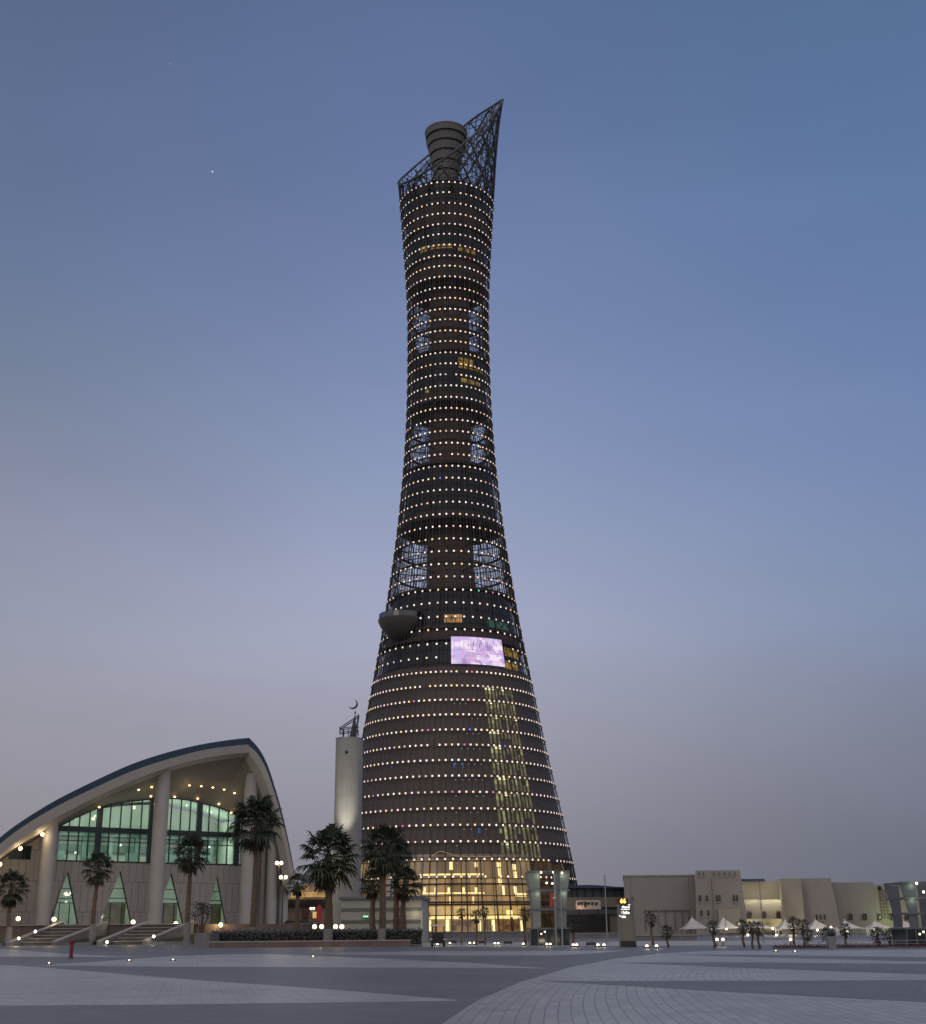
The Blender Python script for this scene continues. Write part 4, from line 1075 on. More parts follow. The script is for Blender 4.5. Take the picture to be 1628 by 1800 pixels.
# ------------------------------------------------------------------ lamps on the mosque side
def bollard(px, py, Y, label, power, r=.34, base=None, grp='globe lamps along the terrace'):
    p = P(px, py, Y); z0 = base if base is not None else 0
    t = thing('bollard_lamp', label, 'lamp', (p.x, Y, z0), grp)
    mb = MB(); mb.tube([(p.x, Y, z0), (p.x, Y, p.z - r * .8)], .09, 8); mb.lathe([(.2, z0), (.2, z0 + .12), (.1, z0 + .16)], (p.x, Y, 0), 12); mb.build('post', M['steel'], t)
    mb = MB(); mb.ball(p, r, 14); mb.build('globe', M['globe'], t)
    point(p + Vector((0, -.5, .2)), power, (1, .72, .36), r, t); return t
YL = 203.5
bollard(32, 1615, YL, 'globe lamp by the short palm at the photo\'s edge', 230, base=zter)
bollard(95, 1616, YL, 'globe lamp at the foot of the first mosque column', 230, base=zter)
bollard(234, 1621, YL, 'globe lamp over the second flight of steps', 230, base=zter)
bollard(309, 1624, YL, 'globe lamp beside the pale footed palm under the mosque\'s main window', 230, base=zter)
bollard(388, 1626, YL, 'globe lamp between the bare shrub and the tallest palm', 230, base=zter)
for px, lab in ((553, 'outer globe of the lamp pair beside the broad palm, on the mosque side'), (565.5, 'inner globe of the lamp pair beside the broad palm, on the mosque side'), (590, 'globe lamp just past the broad palm\'s trunk, nearer the trunk'), (601, 'globe lamp just past the broad palm\'s trunk, nearer the striped building')):
    bollard(px, 1629, 160.5, lab, 90, .27, 0, 'globe lamps behind the hedge')
def steplight(px, py, Y, label):
    p = P(px, py, Y); t = thing('wall_lamp', label, 'lamp', p, 'small lamps on the stair walls')
    mb = MB(); mb.lathe([(.26, -.2), (.3, .2), (.2, .26)], p, 12); mb.build('housing', M['steel'], t)
    mb = MB(); mb.ball(p + Vector((0, -.2, 0)), .24, 10); mb.build('lens', M['globe_w'], t); point(p + Vector((0, -.8, .1)), 45, (1, .85, .6), .15, t)
steplight(34, 1649.5, yt - 8.5, 'lower of the two lamps on the first stair wall'); steplight(63, 1637.5, yt - 6.8, 'upper of the two lamps on the first stair wall'); steplight(189, 1656, yt - 8.6, 'lamp low on the stair wall beside the red hydrant post'); steplight(271, 1646, yt - 7.6, 'lamp beside the grass bed of the pale footed palm')
def streetlamp(x0, x1, y, yb, Y, label, power=160, r=.3):
    p0, p1 = P(x0, y, Y), P(x1, y, Y); pm = (p0 + p1) / 2; z0 = zter if Y > 203 and yb is None else 0
    t = thing('street_lamp', label, 'street lamp', (pm.x, Y, z0), 'twin headed lamps')
    mb = MB(); mb.tube([(pm.x, Y, z0), (pm.x, Y, pm.z - .3)], [.12, .07], 8); mb.tube([p0 + Vector((0, 0, -.25)), (pm.x, Y, pm.z - .4), p1 + Vector((0, 0, -.25))], .06, 6); mb.build('pole', M['steel'], t)
    for p in (p0, p1):
        mb = MB(); mb.ball(p, r, 12); mb.build('lamp_head', M['globe_w'], t); point(p + Vector((0, -.6, -.2)), power, (1, .76, .44), r, t)
streetlamp(487, 494.5, 1517, None, 206, 'higher twin lamp against the mosque roof\'s curved end')
streetlamp(494, 502.5, 1542, None, 209, 'lower twin lamp against the mosque roof\'s curved end')
streetlamp(546.5, 551.5, 1597, 1640, 215, 'small twin lamp beside the red banner', 40, .2)

# background behind the broad palm: car park building, banner, cars
cY = 285.0
def wallblock(name, label, cat, x0, x1, ytop, Y, depth, m, ang=0.0, ybot=None, group=None, batter=0.0):
    zt_ = P((x0 + x1) / 2, ytop, Y).z; xa, xb = P(x0, ytop, Y).x, P(x1, ytop, Y).x
    t = thing(name, label, cat, ((xa + xb) / 2, Y, 0), group)
    dy = math.tan(ang) * (xb - xa)
    bt = batter
    kf = (Y + depth) / Y
    bot = [(xa - bt, Y - bt, 0), (xb + bt, Y + dy - bt, 0), (xb * kf + bt, Y + dy + depth, 0), (xa * kf - bt, Y + depth, 0)]
    top = [(xa, Y, zt_), (xb, Y + dy, zt_), (xb * kf, Y + dy + depth, zt_), (xa * kf, Y + depth, zt_)]
    mb = MB(); mb.add(bot + top, [(3, 2, 1, 0), (4, 5, 6, 7), (0, 1, 5, 4), (1, 2, 6, 5), (2, 3, 7, 6), (3, 0, 4, 7)])
    mb.build('wall', m, t, smooth=False); return t, xa, xb, zt_
M['beige'] = mat('beige_render', (0.24, 0.205, 0.18), 0.75, 0, 0.08, 0.15); M['beige2'] = mat('beige_render_pale', (0.24, 0.215, 0.18), 0.75, 0, 0.08, 0.15)
t, xa, xb, z_ = wallblock('car_park', 'low car park building with warm lit upper deck behind the broad palm', 'building', 505, 640, 1553, cY, 30, M['beige'])
def stripb(t, x0, x1, y0, y1, Y, m, nm, th=.25):
    a_, b_ = P(x0, y0, Y), P(x1, y1, Y); mb = MB(); mb.box(((a_.x + b_.x) / 2, Y, (a_.z + b_.z) / 2), (b_.x - a_.x, th, a_.z - b_.z)); return mb.build(nm, m, t, smooth=False)
M['amb'] = emit('amber_opening', (1, .62, .24), .8, noise=(.3, .35)); M['roof_bg'] = mat('blue_grey_shell', (0.14, 0.17, 0.21), .5)
stripb(t, 512, 576, 1568, 1577, cY - .2, M['amb'], 'lit_opening'); stripb(t, 505, 578, 1581, 1594, cY - .25, M['dark'], 'dark_deck'); stripb(t, 532, 543, 1597, 1614, cY - .2, mat('red_door', (.11, .045, .04), .7), 'red_panel')
stripb(t, 550, 557, 1603, 1614, cY - .2, M['amb'], 'lit_opening')
for x in (515, 532, 566): 
    p = P(x, 1571, cY - 1.2); point(p, 120, (1, .65, .3), .3)
t, xa, xb, z_ = wallblock('domed_hall', 'blue grey roofed hall far behind the broad palm', 'building', 530, 600, 1537, cY + 60, 30, M['roof_bg'])
q = P(561, 1604, 220); bn = thing('banner', 'tall red banner on a pole beside the broad palm\'s trunk', 'banner', (q.x, 220, 0))
a_, b_ = P(557, 1590, 220), P(565, 1619, 220); mb = MB(); mb.prism([(a_.x, 220, a_.z - .3), ((a_.x + b_.x) / 2, 220, a_.z), (b_.x, 220, a_.z - .4), (b_.x, 220, b_.z), (a_.x, 220, b_.z)], (0, .12, 0)); mb.build('cloth', mat('red_cloth', (.4, .02, .03), .7), bn, smooth=False)
mb = MB(); mb.tube([((a_.x + b_.x) / 2, 220.2, 0), ((a_.x + b_.x) / 2, 220.2, a_.z)], .06, 6); mb.build('pole', M['steel'], bn)

def car(px, Y, label, body, scale=1.0, rz=0.0):
    q = P(px, 1640, Y); z0 = 2.0
    t = thing('parked_car', label, 'car', (q.x, Y, z0), 'cars behind the hedge')
    def tr(x, y, z):
        c, s = math.cos(rz), math.sin(rz); return (q.x + x * c - y * s, Y + x * s + y * c, z0 + z)
    mb = MB(); side = [(-2.2, .35), (-2.25, .8), (-1.5, .95), (2.1, .95), (2.25, .75), (2.2, .35)]
    mb.prism([tr(x, -.88, z) for x, z in side], Vector(tr(0, .88, 0)) - Vector(tr(0, -.88, 0))); mb.build('body', body, t, ang=30)
    mb = MB(); side = [(-1.3, .95), (-.75, 1.45), (1.0, 1.45), (1.9, .95)]
    mb.prism([tr(x, -.78, z) for x, z in side], Vector(tr(0, .78, 0)) - Vector(tr(0, -.78, 0))); mb.build('cabin', M['dark'], t, ang=30)
    for x in (-1.4, 1.4):
        for y in (-.82, .82):
            mb = MB(); mb.tube([tr(x, y - .11, .33), tr(x, y + .11, .33)], .33, 16); mb.build('wheel', M['dark'], t)
    for y in (-.6, .6):
        mb = MB(); mb.ball(tr(-2.22, y, .68), .12, 8); mb.build('headlight', M['globe_w'], t)
    return t
bl_ = mat('blue_car_paint', (.05, .06, .22), .25, .2); car(511, 232, 'dark blue car at the foot of the mosque\'s last column', bl_, rz=.1); car(532, 228, 'pale blue car behind the hedge, beside the thin distant palm', mat('pale_car_paint', (.22, .24, .42), .25, .2), rz=-.1)
# raised ground the cars and car park stand on
mb = MB(); xa, xb = P(503, 1640, 222).x, P(640, 1640, 222).x; mb.prism([(xa, 222, 0), (xb, 222, 0), (xb + 4, cY, 0), (xa - 3, cY, 0)], (0, 0, 2.0)); mb.build('parking_terrace', M['brown_wall'], kind='structure', smooth=False)

# ------------------------------------------------------------------ forecourt before the tower: low walls, floods, pavilion, cart
def lowwall(px0, px1, ytop, Y, label, m=None, thick=1.0):
    a_, b_ = P(px0, ytop, Y), P(px1, ytop, Y); t = thing('planter_wall', label, 'wall', ((a_.x + b_.x) / 2, Y, 0), 'long grey planter walls')
    zt_ = (a_.z + b_.z) / 2
    mb = MB(); mb.box(((a_.x + b_.x) / 2, Y + thick / 2, zt_ / 2), (b_.x - a_.x, thick, zt_)); mb.build('wall', m or M['stone_wall'], t, smooth=False)
    mb = MB(); mb.box(((a_.x + b_.x) / 2, Y + thick / 2 - .02, zt_ + .06), (b_.x - a_.x + .1, thick + .2, .12)); mb.build('coping', M['coping'], t, smooth=False)
    return t
lowwall(742, 928, 1638.5, 300, 'long dark grey wall below the glowing lobby'); lowwall(1004, 1090, 1641, 240, 'grey wall between the entry pavilion and the sign pylon'); lowwall(1118, 1225, 1645, 190, 'grey wall before the blank beige wall, beside the sign pylon')
# pale forecourt paving and kerbs
M['fore'] = mat('pale_forecourt', (0.42, 0.38, 0.34), .55, 0, .12, .3)
sheet('paving', [(742, 1657.5), (930, 1656.5), (1100, 1655), (1628, 1651), (1900, 1649), (1900, 1657), (1628, 1659), (1100, 1663), (742, 1665)], M['fore'], 0.004)

fl = None
floods = [(769, 1661.5), (791, 1659.5), (826, 1659), (834, 1659), (870, 1660), (876, 1660), (920, 1661), (961.5, 1661.5), (967.5, 1661.5), (1008, 1663), (1014, 1663), (1051.5, 1663.2), (1062, 1663.2), (1137.5, 1665.5), (1154.5, 1665.5)]
labs = ['ground lamp glowing under the golf cart', 'ground lamp on the pavilion side of the golf cart', 'first lamp of the pair under the widest lobby palm', 'second lamp of the pair under the widest lobby palm', 'first lamp of the pair midway between lobby palms and pavilion', 'second lamp of the pair midway between lobby palms and pavilion',
        'single ground lamp at the lobby side of the entry pavilion', 'first ground lamp of the pair at the pavilion\'s glass door', 'second ground lamp of the pair at the pavilion\'s glass door', 'first ground lamp at the foot of the dark palm by the pavilion', 'second ground lamp at the foot of the dark palm by the pavilion',
        'ground lamp farther from the sign pylon, pavilion side', 'ground lamp nearer the sign pylon, pavilion side', 'ground lamp nearer the sign pylon, tent side', 'ground lamp under the bushy palm past the sign pylon']
for (px, py), lab in zip(floods, labs):
    g = G(px, py + 2.2)
    t = thing('ground_lamp', lab, 'lamp', g, 'ground lamps on the forecourt')
    mb = MB(); mb.lathe([(.16, 0), (.2, .12), (.14, .16)], g, 12); mb.build('housing', M['steel'], t)
    mb = MB(); mb.ball(g + Vector((0, 0, .2)), .14, 10); mb.build('lens', M['globe_w'], t); point(g + Vector((0, -.35, .45)), 14, (1, .8, .52), .12, t)
for px, py, lab in ((86, 1695, 'recessed plaza lamp on the tip of the big pale paving wedge'), (227, 1690, 'first recessed plaza lamp on the middle pale paving'), (304, 1689, 'second recessed plaza lamp on the middle pale paving'), (550.5, 1683, 'recessed plaza lamp in front of the broad palm'), (1364, 1673, 'recessed plaza lamp in line with the palm clump'), (1398, 1674, 'recessed plaza lamp nearest the planter tub')):
    g = G(px, py); t = thing('ground_lamp', lab, 'lamp', g, 'recessed lamps in the plaza')
    mb = MB(); mb.lathe([(.2, 0.01), (.2, .04), (.13, .05)], g, 14); mb.build('housing', M['steel'], t)
    mb = MB(); mb.ball(g + Vector((0, 0, .06)), .055, 10); mb.build('lens', M['globe_w'], t); point(g + Vector((0, 0, .35)), .7, (1, .8, .55), .06, t)
for px, py, lab in ((796, 1658, 'black floodlight box nearest the golf cart'), (848, 1658.5, 'black floodlight box under the paired lobby palms'), (893, 1659.5, 'black floodlight box nearest the entry pavilion'), (1039, 1662.5, 'black floodlight box toward the sign pylon')):
    g = G(px, py + 2.5); t = thing('floodlight', lab, 'floodlight', g, 'black floodlight boxes on the forecourt')
    mb = MB(); a_ = .32
    mb.add([(g.x - .5, g.y - .2, .16), (g.x + .5, g.y - .2, .16), (g.x + .5, g.y + .2, .16), (g.x - .5, g.y + .2, .16), (g.x - .42, g.y - .05, .46), (g.x + .42, g.y - .05, .46), (g.x + .42, g.y + .2, .42), (g.x - .42, g.y + .2, .42)], [(3, 2, 1, 0), (4, 5, 6, 7), (0, 1, 5, 4), (1, 2, 6, 5), (2, 3, 7, 6), (3, 0, 4, 7)]); mb.build('housing', M['dark'], t, smooth=False)
    mb = MB(); mb.tube([(g.x - .36, g.y, 0), (g.x - .36, g.y, .2)], .03, 6); mb.tube([(g.x + .36, g.y, 0), (g.x + .36, g.y, .2)], .03, 6); mb.build('bracket', M['steel'], t)

# entry pavilion -----------------------------------------------------------
M['fin'] = mat('translucent_fin', (0.20, 0.225, 0.225), .35, 0, .05); M['pframe'] = mat('pavilion_frame', (.13, .15, .18), .45, .3)
M['pglass'] = mat('pavilion_glass', (.012, .022, .028), .12)
def pavilion(px0, px1, ytop, ybase_px, yglass, label, Y=None, banner=True):
    g = G((px0 + px1) / 2, ybase_px) if Y is None else P((px0 + px1) / 2, 1640, Y); Y = g.y
    xa, xb = P(px0, ytop, Y).x, P(px1, ytop, Y).x; H = P(px0, ytop, Y).z; w = xb - xa; hb = max(.8, P(px0, yglass, Y).z); cx = (xa + xb) / 2
    t = thing('entry_pavilion', label, 'pavilion', (cx, Y, 0), 'flared entry pavilions')
    d = w
    mb = MB(); mb.box((cx, Y + d / 2, hb / 2), (w * .92, d * .9, hb)); mb.build('glass_base', M['pglass'], t, smooth=False)
    mb = MB()
    for k in range(6): mb.box((cx - w * .45 + w * .9 * k / 5, Y + d * .04, hb / 2), (.08, .08, hb))
    mb.box((cx, Y + d * .5, hb + .08), (w * .97, d * .97, .16)); mb.build('base_frame', M['pframe'], t, smooth=False)
    # four flared corner fins: curved plates, wider towards the top
    for sx in (-1, 1):
        for yy in (Y, Y + d):
            prof_ = []; n = 10
            for i in range(n + 1):
                f = i / n; z = hb + .17 + (H - hb - .4) * f
                outx = w * (.385 + .115 * max(0, (f - .35) / .65) ** 1.3); prof_.append((outx, z))
            poly = [(cx + sx * x, yy, z) for x, z in prof_] + [(cx + sx * w * (.20), yy, z) for x, z in reversed(prof_)]
            mb = MB(); mb.prism(poly, (0, .14, 0)); mb.build('fin', M['fin'] if banner else M['pframe'], t, smooth=False)
    mb = MB()
    for fz in (.36, .68, 1.0):
        z = hb + (H - hb) * fz - .12
        for yy in (Y - .08, Y + d + .08): mb.box((cx, yy, z), (w * (.86 + .14 * fz), .14, .16))
        for x in (-.44, .44): mb.box((cx + x * w, Y + d / 2, z), (.14, d, .14))
    mb.build('crossbeam', M['pframe'], t, smooth=False)
    for x in (.13, .27): 
        mb = MB(); mb.tube([(cx + w * x, Y - .25, 0), (cx + w * (x), Y - .25, H - .15)], .1, 8); mb.build('mast', M['grey'], t)
    for x, f in ((-.17, .98), (.11, .98), (.31, .97), (-.05, .80), (.08, .79), (.13, .55)):
        mb = MB(); p = Vector((cx + w * x, Y - .2, hb + (H - hb) * f - .12)); mb.ball(p, .12, 8); mb.build('spotlight', M['globe_w'], t)
    for x, f in ((-.24, .9), (.33, .9), (-.26, .6), (.35, .6)):
        p = Vector((cx + w * x, Y - .5, hb + (H - hb) * f)); point(p, 7, (.85, 1, .6), .15, t)
    if banner:
        mb = MB(); mb.prism([(cx + w * .0, Y - .05, hb + (H - hb) * .37), (cx + w * .12, Y - .05, hb + (H - hb) * .37), (cx + w * .1, Y - .05, hb + (H - hb) * .62), (cx + w * .02, Y - .05, hb + (H - hb) * .62)], (0, .06, 0)); mb.build('red_panel', mat('red_panel', (.35, .06, .04), .5), t, smooth=False)
    for x, z in ((-.2, .72), (-.12, .85)):
        mb = MB(); mb.ball((cx + w * x, Y + d * .02, hb * z), .09, 8); mb.build('door_lamp', M['globe_w'], t)
    return t
pavilion(926, 1002, 1530, 1662.5, 1634, 'flared entry pavilion with glass base and red panel before the tower')
pavilion(1581, 1668, 1549, 1664, 1634, 'flared pavilion cut off at the photo\'s edge, behind the railing', None, False)

# golf cart ----------------------------------------------------------------
g = G(770, 1664.5); gc = thing('golf_cart', 'dark golf cart with white roof parked before the lobby', 'golf cart', g)
def gp(x, y, z): return Vector((g.x + x, g.y + y, z))
k = (P(783, 1660, g.y).x - P(757, 1660, g.y).x) / 1.3
s_ = max(.8, k)
mb = MB(); mb.prism([gp(-.62 * s_, 0, .28 * s_), gp(.62 * s_, 0, .28 * s_), gp(.66 * s_, 0, .55 * s_), gp(.6 * s_, 0, .82 * s_), gp(.44 * s_, 0, 1.05 * s_), gp(.34 * s_, 0, 1.06 * s_), gp(.2 * s_, 0, .96 * s_), gp(-.2 * s_, 0, .96 * s_), gp(-.34 * s_, 0, 1.06 * s_), gp(-.44 * s_, 0, 1.05 * s_), gp(-.6 * s_, 0, .82 * s_), gp(-.66 * s_, 0, .55 * s_)], (0, 2.2 * s_, 0)); mb.build('body', M['dark'], gc, ang=30)
mb = MB(); mb.prism([gp(-.7 * s_, -.1, 1.74 * s_), gp(.7 * s_, -.1, 1.74 * s_), gp(.66 * s_, -.1, 1.86 * s_), gp(-.66 * s_, -.1, 1.86 * s_)], (0, 2.1 * s_, 0)); mb.build('roof', M['white'], gc, smooth=False)
for x in (-.52, .52):
    for y in (.15, 1.7):
        mb = MB(); mb.tube([gp(x * s_, y * s_, 1.0 * s_), gp(x * .95 * s_, y * s_, 1.79 * s_)], .035 * s_, 6); mb.build('roof_post', M['steel'], gc)
for x in (-.52, .52):
    for y in (.3, 1.8):
        mb = MB(); mb.tube([gp((x - .09) * s_, y * s_, .24 * s_), gp((x + .09) * s_, y * s_, .24 * s_)], .24 * s_, 16); mb.build('wheel', M['dark'], gc)
for x in (-.58, .58):
    mb = MB(); mb.ball(gp(x * s_, -.03, .62 * s_), .09 * s_, 8); mb.build('headlight', M['white'], gc)
mb = MB(); mb.box(gp(0, .9 * s_, 1.08 * s_), (.8 * s_, .2 * s_, .28 * s_)); mb.build('seat', mat('seat_vinyl', (.05, .045, .04), .5), gc, smooth=False)

# red hydrant --------------------------------------------------------------
g = G(124.5, 1684.5); hy = thing('hydrant', 'dark red hydrant post standing alone on the plaza', 'hydrant', g)
hh = P(125, 1652, g.y).z; mr_ = mat('hydrant_red', (.16, .012, .018), .4, 0, .2, 3)
mb = MB(); mb.lathe([(.2, 0), (.2, .06), (.13, .1), (.12, hh * .72), (.15, hh * .73), (.15, hh * .76), (.13, hh * .8), (.15, hh * .86), (.14, hh * .95), (.07, hh)], g, 20); mb.build('barrel', mr_, hy)
for sx in (-1, 1):
    mb = MB(); mb.tube([g + Vector((sx * .1, 0, hh * .84)), g + Vector((sx * .22, 0, hh * .84))], .07, 10); mb.build('outlet', mr_, hy)

# sign pylon ---------------------------------------------------------------
g = G(1104, 1665); Yp = g.y; py_ = thing('sign_pylon', 'tall grey sign pylon with orange digits and white lit lettering', 'sign', g)
def pv(x, y, o=0.0): return P(x, y, Yp + o)
mb = MB(); L_ = [(1086.5, 1588), (1087.5, 1610), (1089, 1640), (1091, 1664.5)]; Rr_ = [(1120, 1664.5), (1117, 1625), (1114.5, 1605), (1112, 1578.5), (1110, 1578.5), (1109, 1588)]
mb.prism([pv(*p) for p in L_ + Rr_], (0, 1.1, 0)); mb.build('body', mat('pylon_metal', (.16, .175, .19), .4, .3, .06), py_, smooth=False)
mb = MB(); mb.prism([pv(x, y, -.05) for x, y in ((1092, 1605), (1111, 1605), (1113.5, 1654), (1096, 1654))], (0, .04, 0)); mb.build('face_panel', mat('bronze_panel', (.2, .185, .155), .4, .2, .06), py_, smooth=False)
mb = MB(); mb.prism([pv(x, y, -.06) for x, y in ((1091.5, 1654.5), (1117, 1654.5), (1118, 1664.5), (1091.5, 1664.5))], (0, .06, 0)); mb.build('plinth', M['dark'], py_, smooth=False)
mb = MB(); mb.prism([pv(x, y, -.12) for x, y in ((1085.5, 1580), (1105, 1580), (1105, 1588.5), (1085.5, 1588.5))], (0, .9, 0)); db = mb.build('digit_board', mat('digit_board', (.12, .012, .006), .5), py_, smooth=False)
def text(s, p, size, m, parent, name, ext=.01, rz=0.0, font_shear=0):
    cu = bpy.data.curves.new(name, 'FONT'); cu.body = s; cu.size = size; cu.extrude = ext; cu.align_x = 'CENTER'; cu.align_y = 'CENTER'; cu.offset = size * .025
    o = bpy.data.objects.new('tmp', cu); C.objects.link(o); bpy.context.view_layer.update()
    me = bpy.data.meshes.new_from_object(o.evaluated_get(bpy.context.evaluated_depsgraph_get())); bpy.data.objects.remove(o)
    me.materials.clear(); me.materials.append(m); ob = bpy.data.objects.new(name, me); C.objects.link(ob); ob.parent = parent
    off = Vector((0, 0, 0)); q = parent
    while q is not None: off += Vector(q.location); q = q.parent
    ob.location = Vector(p) - off; ob.rotation_euler = (math.pi / 2, 0, rz); return ob
hpx = Yp * cp / FPX
text('66', pv(1095.3, 1584.2, -.16), 10.5 * hpx, emit('digit_orange', (1, .5, .12), 3.2), db, 'digits')
M['led_w'] = emit('sign_white', (.92, .95, .85), 1.3)
mb = MB(); rnd = random.Random(5)
sb = MB(); sb.prism([pv(x, y, -.1) for x, y in ((1091, 1590), (1108, 1590), (1108, 1608), (1091, 1608))], (0, .09, 0)); sbo = sb.build('message_panel', M['dark'], py_, smooth=False)
def ledrow(x0, x1, y0, y1, dens_=.8):
    x = x0
    while x < x1:
        w = rnd.uniform(.7, 2.0); h0 = rnd.uniform(0, .45)
        if rnd.random() < dens_: mb.prism([pv(a_, b_, -.13) for a_, b_ in ((x, y0 + (y1 - y0) * h0), (min(x + w, x1), y0 + (y1 - y0) * h0), (min(x + w, x1), y1), (x, y1))], (0, .03, 0))
        x += w + .1
ledrow(1099, 1108, 1589.6, 1591.3, .7); ledrow(1092, 1107, 1592, 1596.2, .75); ledrow(1091.5, 1107, 1597, 1599.4, 1.0); ledrow(1092, 1107, 1600.6, 1606.8, .85)
ledrow(1089, 1092.5, 1608.5, 1611.5, .8); ledrow(1093, 1100.5, 1608.8, 1613.5, .9)
mb.build('lettering', M['led_w'], sbo, smooth=False)
mb = MB(); mb.tube([pv(1111, 1577, .5), pv(1111.4, 1582, .5)], .12, 6); mb.tube([pv(1109.5, 1581.5, .5), pv(1116, 1581.8, .5)], .04, 5); mb.build('mast_head', M['steel'], py_)

# ------------------------------------------------------------------ right-hand buildings
YB = 320.0
# sports hall with glazed clerestory
t, xa, xb, zt_ = wallblock('sports_hall', 'long sports hall with dark blue roof and grey clerestory beside the tower foot', 'building', 985, 1112, 1577, 345, 40, M['beige2'])
def sp3(x0, x1, y0, y1, Y, m, nm, th=.3, par=None): return stripb(par or t, x0, x1, y0, y1, Y, m, nm, th)
sp3(985, 1112, 1561.5, 1576.5, 346.5, mat('clerestory_glass', (.06, .085, .105), .3), 'clerestory', 2)
mb = MB()
for x in (1005, 1014, 1028, 1042, 1056, 1066, 1080, 1092, 1104):
    a_, b_ = P(x, 1561, 345.3), P(x, 1576.5, 345.3); mb.box((a_.x, 345.3, (a_.z + b_.z) / 2), (.35, .2, a_.z - b_.z))
mb.build('mullion', M['dark'], t, smooth=False)
pts = [(985, 1561), (985, 1557), (1030, 1555.5), (1050, 1556), (1085, 1559), (1112, 1559.5), (1112, 1561.5)]
mb = MB(); mb.prism([P(x, y, 343) for x, y in pts], (0, 30, 0)); mb.build('roof', mat('dark_blue_roof', (.02, .04, .10), .4), t, smooth=False)
sp3(985, 1090, 1600, 1607, 344.5, mat('grey_fascia', (.09, .1, .115), .6), 'fascia'); sp3(985, 1072, 1607.5, 1640, 344.6, M['dark'], 'dark_opening'); sp3(1058, 1098, 1594.5, 1598, 344.6, M['dark'], 'window')
a_, b_ = P(1012, 1583, 338), P(1056, 1598, 338)
sg = thing('sign_board', 'pale pink lit sign board with small dark letters beside the tower foot', 'sign', ((a_.x + b_.x) / 2, 338, 0))
mb = MB(); mb.box(((a_.x + b_.x) / 2, 338, (a_.z + b_.z) / 2), (b_.x - a_.x, .4, a_.z - b_.z)); mb.build('board', mat('sign_white', (.6, .52, .47), .5), sg, smooth=False)
mb = MB()
for x, h in ((1017.5, 2.2), (1023, 2.2), (1029, 4.6), (1034.5, 2.2), (1041, 2.2), (1048, 2.4)):
    p = P(x, 1587.5 + h / 2, 337.7); q = P(x + 1.1, 1587.5 + h, 337.7); mb.box(p, (.5, .1, .3 * h)); mb.box(p + Vector((.35, 0, .25)), (.3, .1, .3))
mb.build('lettering', M['dark'], sg, smooth=False)
for x in ((a_.x + b_.x) / 2 - 2, (a_.x + b_.x) / 2 - 6):
    mb = MB(); mb.box((x, 337, b_.z - .5), (.5, .4, .25)); mb.build('sign_lamp', M['steel'], sg, smooth=False); point((x, 336.4, b_.z + .1), 45, (1, .5, .36), .3, sg)
mb = MB(); 
for x in (a_.x + .8, b_.x - .8): mb.tube([(x, 338.3, 0), (x, 338.3, b_.z)], .15, 6)
mb.build('post', M['steel'], sg)

M['mall'] = brickmat('mall_render', (0.29, 0.272, 0.26), (0.298, 0.28, 0.267), (0.19, 0.17, 0.16), 14, 40, .09, vec_wall(0), .8, .07, .16)
M['mall2'] = mat('mall_render_warm', (.33, .305, .26), .8, 0, .1, .12)
def arch(mbp, mbf, x, y0, w, h, Y):
    """arched window: x centre px, y0 bottom px, w half width px, h height px"""
    pts = [(x - w, y0), (x + w, y0)] + [(x + w * math.cos(a), y0 - h + w - w * math.sin(a) * 1.0) for a in [math.pi * i / 8 for i in range(9)]]
    mbp.prism([P(px, py, Y - .12) for px, py in pts], (0, .1, 0))
def archwin(t, x, y0, w, h, Y):
    mb = MB(); arch(mb, None, x, y0, w, h, Y); o = mb.build('window', M['pglass'], t, smooth=False)
    pts = [(x - w, y0)] + [(x - w * math.cos(a), y0 - h + w - w * math.sin(a)) for a in [math.pi * i / 8 for i in range(9)]] + [(x + w, y0)]
    mb = MB(); mb.tube([P(px, py, Y - .16) for px, py in pts], .12, 4); mb.tube([P(x, y0, Y - .2), P(x, y0 - h, Y - .2)], .07, 4); mb.build('frame', M['brown_wall'], o, smooth=False)
def slitwin(t, x, y0, y1, w, Y):
    o = stripb(t, x - w, x + w, y0, y1, Y - .1, M['pglass'], 'window', .16)
    a_, b_ = P(x - w, y1, Y - .2), P(x + w, y1, Y - .2); mb = MB(); mb.box(((a_.x + b_.x) / 2, Y - .2, a_.z - .1), (b_.x - a_.x + .3, .2, .2)); mb.build('sill', M['coping'], o, smooth=False)
GM = 'beige walls of the shopping mall'
# blank wall block
t, xa, xb, zt_ = wallblock('mall_block', 'blank beige mall block with panelled lower wall behind the sign pylon', 'building', 1096, 1222, 1540.5, YB, 40, M['mall'], 0.02, group=GM)
mb = MB()
for x in (1134, 1158, 1170, 1186, 1199, 1210):
    a_, b_ = P(x - (0), 1601, YB - .1), P(x, 1637, YB - .1); mb.box((a_.x, YB - .02, (a_.z + b_.z) / 2), (.16, .12, a_.z - b_.z))
a_, b_ = P(1132, 1601, YB), P(1211, 1601, YB); mb.box(((a_.x + b_.x) / 2, YB - .04, a_.z), (b_.x - a_.x, .16, .2)); mb.build('panel_joint', M['brown_wall'], t, smooth=False)
mb = MB(); mb.prism([(xa - .2, YB - .2, zt_ + .003), (xb, YB - .15 + .02 * (xb - xa), zt_ + .003), (xb * 1.12, YB + 39, zt_ + .003), (xa * 1.12, YB + 39, zt_ + .003)], (0, 0, .35)); mb.build('parapet', M['mall2'], t, smooth=False)
